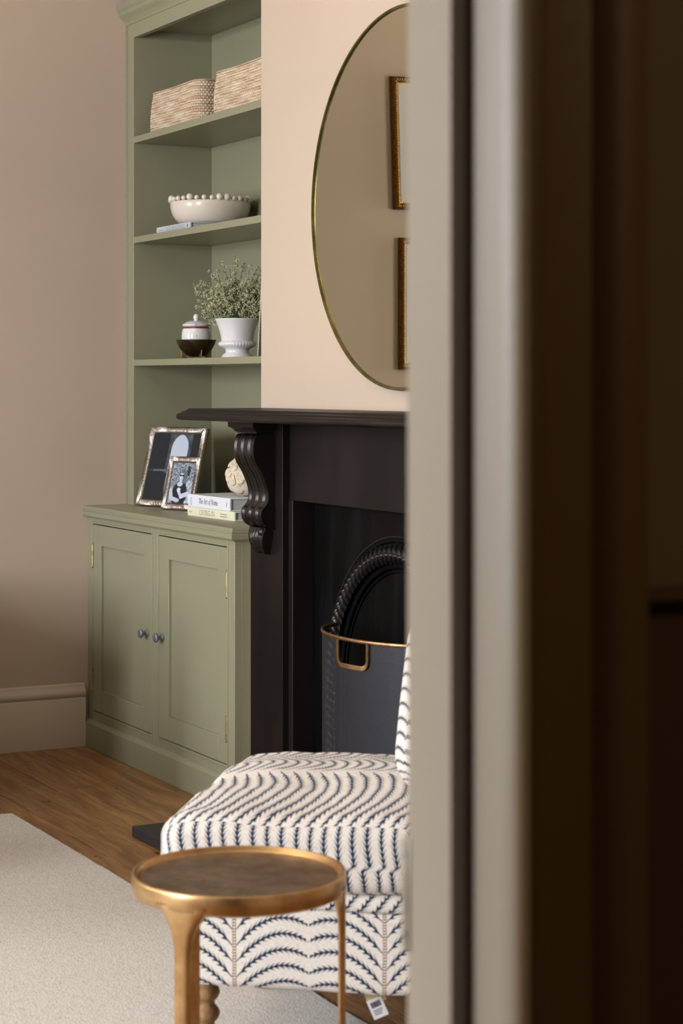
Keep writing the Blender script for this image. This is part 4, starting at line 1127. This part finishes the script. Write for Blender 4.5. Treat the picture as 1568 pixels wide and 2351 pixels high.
bkc = softbox((0, 0, 0), (.098, .21, .19), .088, (14, 30, 30), 0, 0, .003, lambda ax, sg, p, P: (p[2]*1.0, .075) if ax != 0 else (p[2], p[1]))
bkc.move(Matrix.Translation((.487, .385, .675)) @ Matrix.Rotation(.12, 4, 'Y'))
obj('back_cushion', bkc, 'fabric', ch, smooth=80, merge=True)
def bobbin(z1):
    p = [(0, 0), (.0085, 0)]; z = .0; pitch = .039
    n = 4
    for k in range(n):
        for q in range(1, 10):
            t = q/10; p.append((.0085+.0185*math.sin(PI*t)**.6, z+pitch*t))
        z += pitch
    p += [(.014, z), (.022, z+.004), (.022, z1), (0, z1)]
    return p
for lx, ly in ((.048, .10), (BW-.05, .10), (.048, BDp-.05), (BW-.05, BDp-.05)):
    X_ = -3.312+lx*math.cos(AX-PI/2)-ly*math.sin(AX-PI/2); Y_ = 1.395+lx*math.sin(AX-PI/2)+ly*math.cos(AX-PI/2)
    zb_ = .0125 if (Y_ < RY1-.02) else .0005
    lg = obj('leg', MB().lathe(bobbin(.190-zb_), 32, cx=lx, cy=ly, cz=zb_), 'turned', ch, smooth=50)
# retail tag hanging below the chair
tg = thing('swing_tag', 'small white barcode tag hanging from the underside of the chair', 'tag', (-3.108, 1.720, .152), AX-PI/2+.12)
TG = Matrix.Rotation(-.42, 4, 'Y')
obj('card', MB().box(-.014, .014, 0, .0012, -.014, .022).move(TG), 'tagpaper', tg)
obj('strip', MB().box(-.013, .021, .0013, .002, .012, .052).move(TG), 'tagedge', tg)
bb = MB(); x = -.0095
for k, wv in enumerate((1, 2, 1, 1, 3, 1, 2, 1, 1, 2)):
    bb.box(x, x+.0008*wv, -.0004, 0, .006, .0165); x += .0008*wv+.0007
for k in range(3): bb.box(-.0095, .0085-.002*k, -.0004, 0, .0005-k*.0038, .0018-k*.0038)
obj('barcode', bb.move(TG), 'black', tg)

# ============================================================ ROUND GOLD SIDE TABLE
Dt = 3.05; st_ = (549-784)/4570.
TP = Vector((Dt*(-.8838+.4679*st_), Dt*(.4679+.8838*st_), 0))
tb = thing('side_table', 'round antique gold metal side table with tray top and three legs, nearest the camera', 'side table', TP, math.atan2(-.4225, .9079))
ZT = .5246; RT = .1645
obj('rim', MB().lathe([(RT-.013, ZT-.0085), (RT-.0095, ZT-.0065), (RT-.0075, ZT-.003), (RT-.006, ZT-.0008), (RT-.0035, ZT), (RT-.001, ZT-.001), (RT, ZT-.004), (RT, ZT-.026), (RT-.002, ZT-.0295), (RT-.006, ZT-.0315), (RT-.014, ZT-.031), (RT-.02, ZT-.016)], 128), 'gold', tb, smooth=50)
obj('tray_floor', MB().lathe([(0, ZT-.0088), (RT-.011, ZT-.0085), (RT-.011, ZT-.016), (0, ZT-.017)], 96), 'tray', tb, smooth=40, label='dark bronze tray surface')
zleg = .0125
for deg in (-31.6, 88.4, 208.4):
    def legf(u, v):
        k = 2*PI*u; z = (ZT-.020)*(1-v)+zleg*v; top = max(0, 1-v/.16)
        wd = .0118+.0015*(1-v)+.036*top**2.6; th = .0058+.008*top**2
        c = math.copysign(abs(math.cos(k))**.55, math.cos(k)); s_ = math.copysign(abs(math.sin(k))**.55, math.sin(k))
        return (RT-.0012-th+th*c, wd*s_, z)
    m = MB().grid(legf, 28, 60, cu=True)
    n0 = len(m.v); m.f.append(list(range(n0-28, n0))); m.uv.append([(0, 0)]*28)
    m.move(Matrix.Rotation(math.radians(deg), 4, 'Z')); obj('leg', m, 'gold', tb, smooth=60)
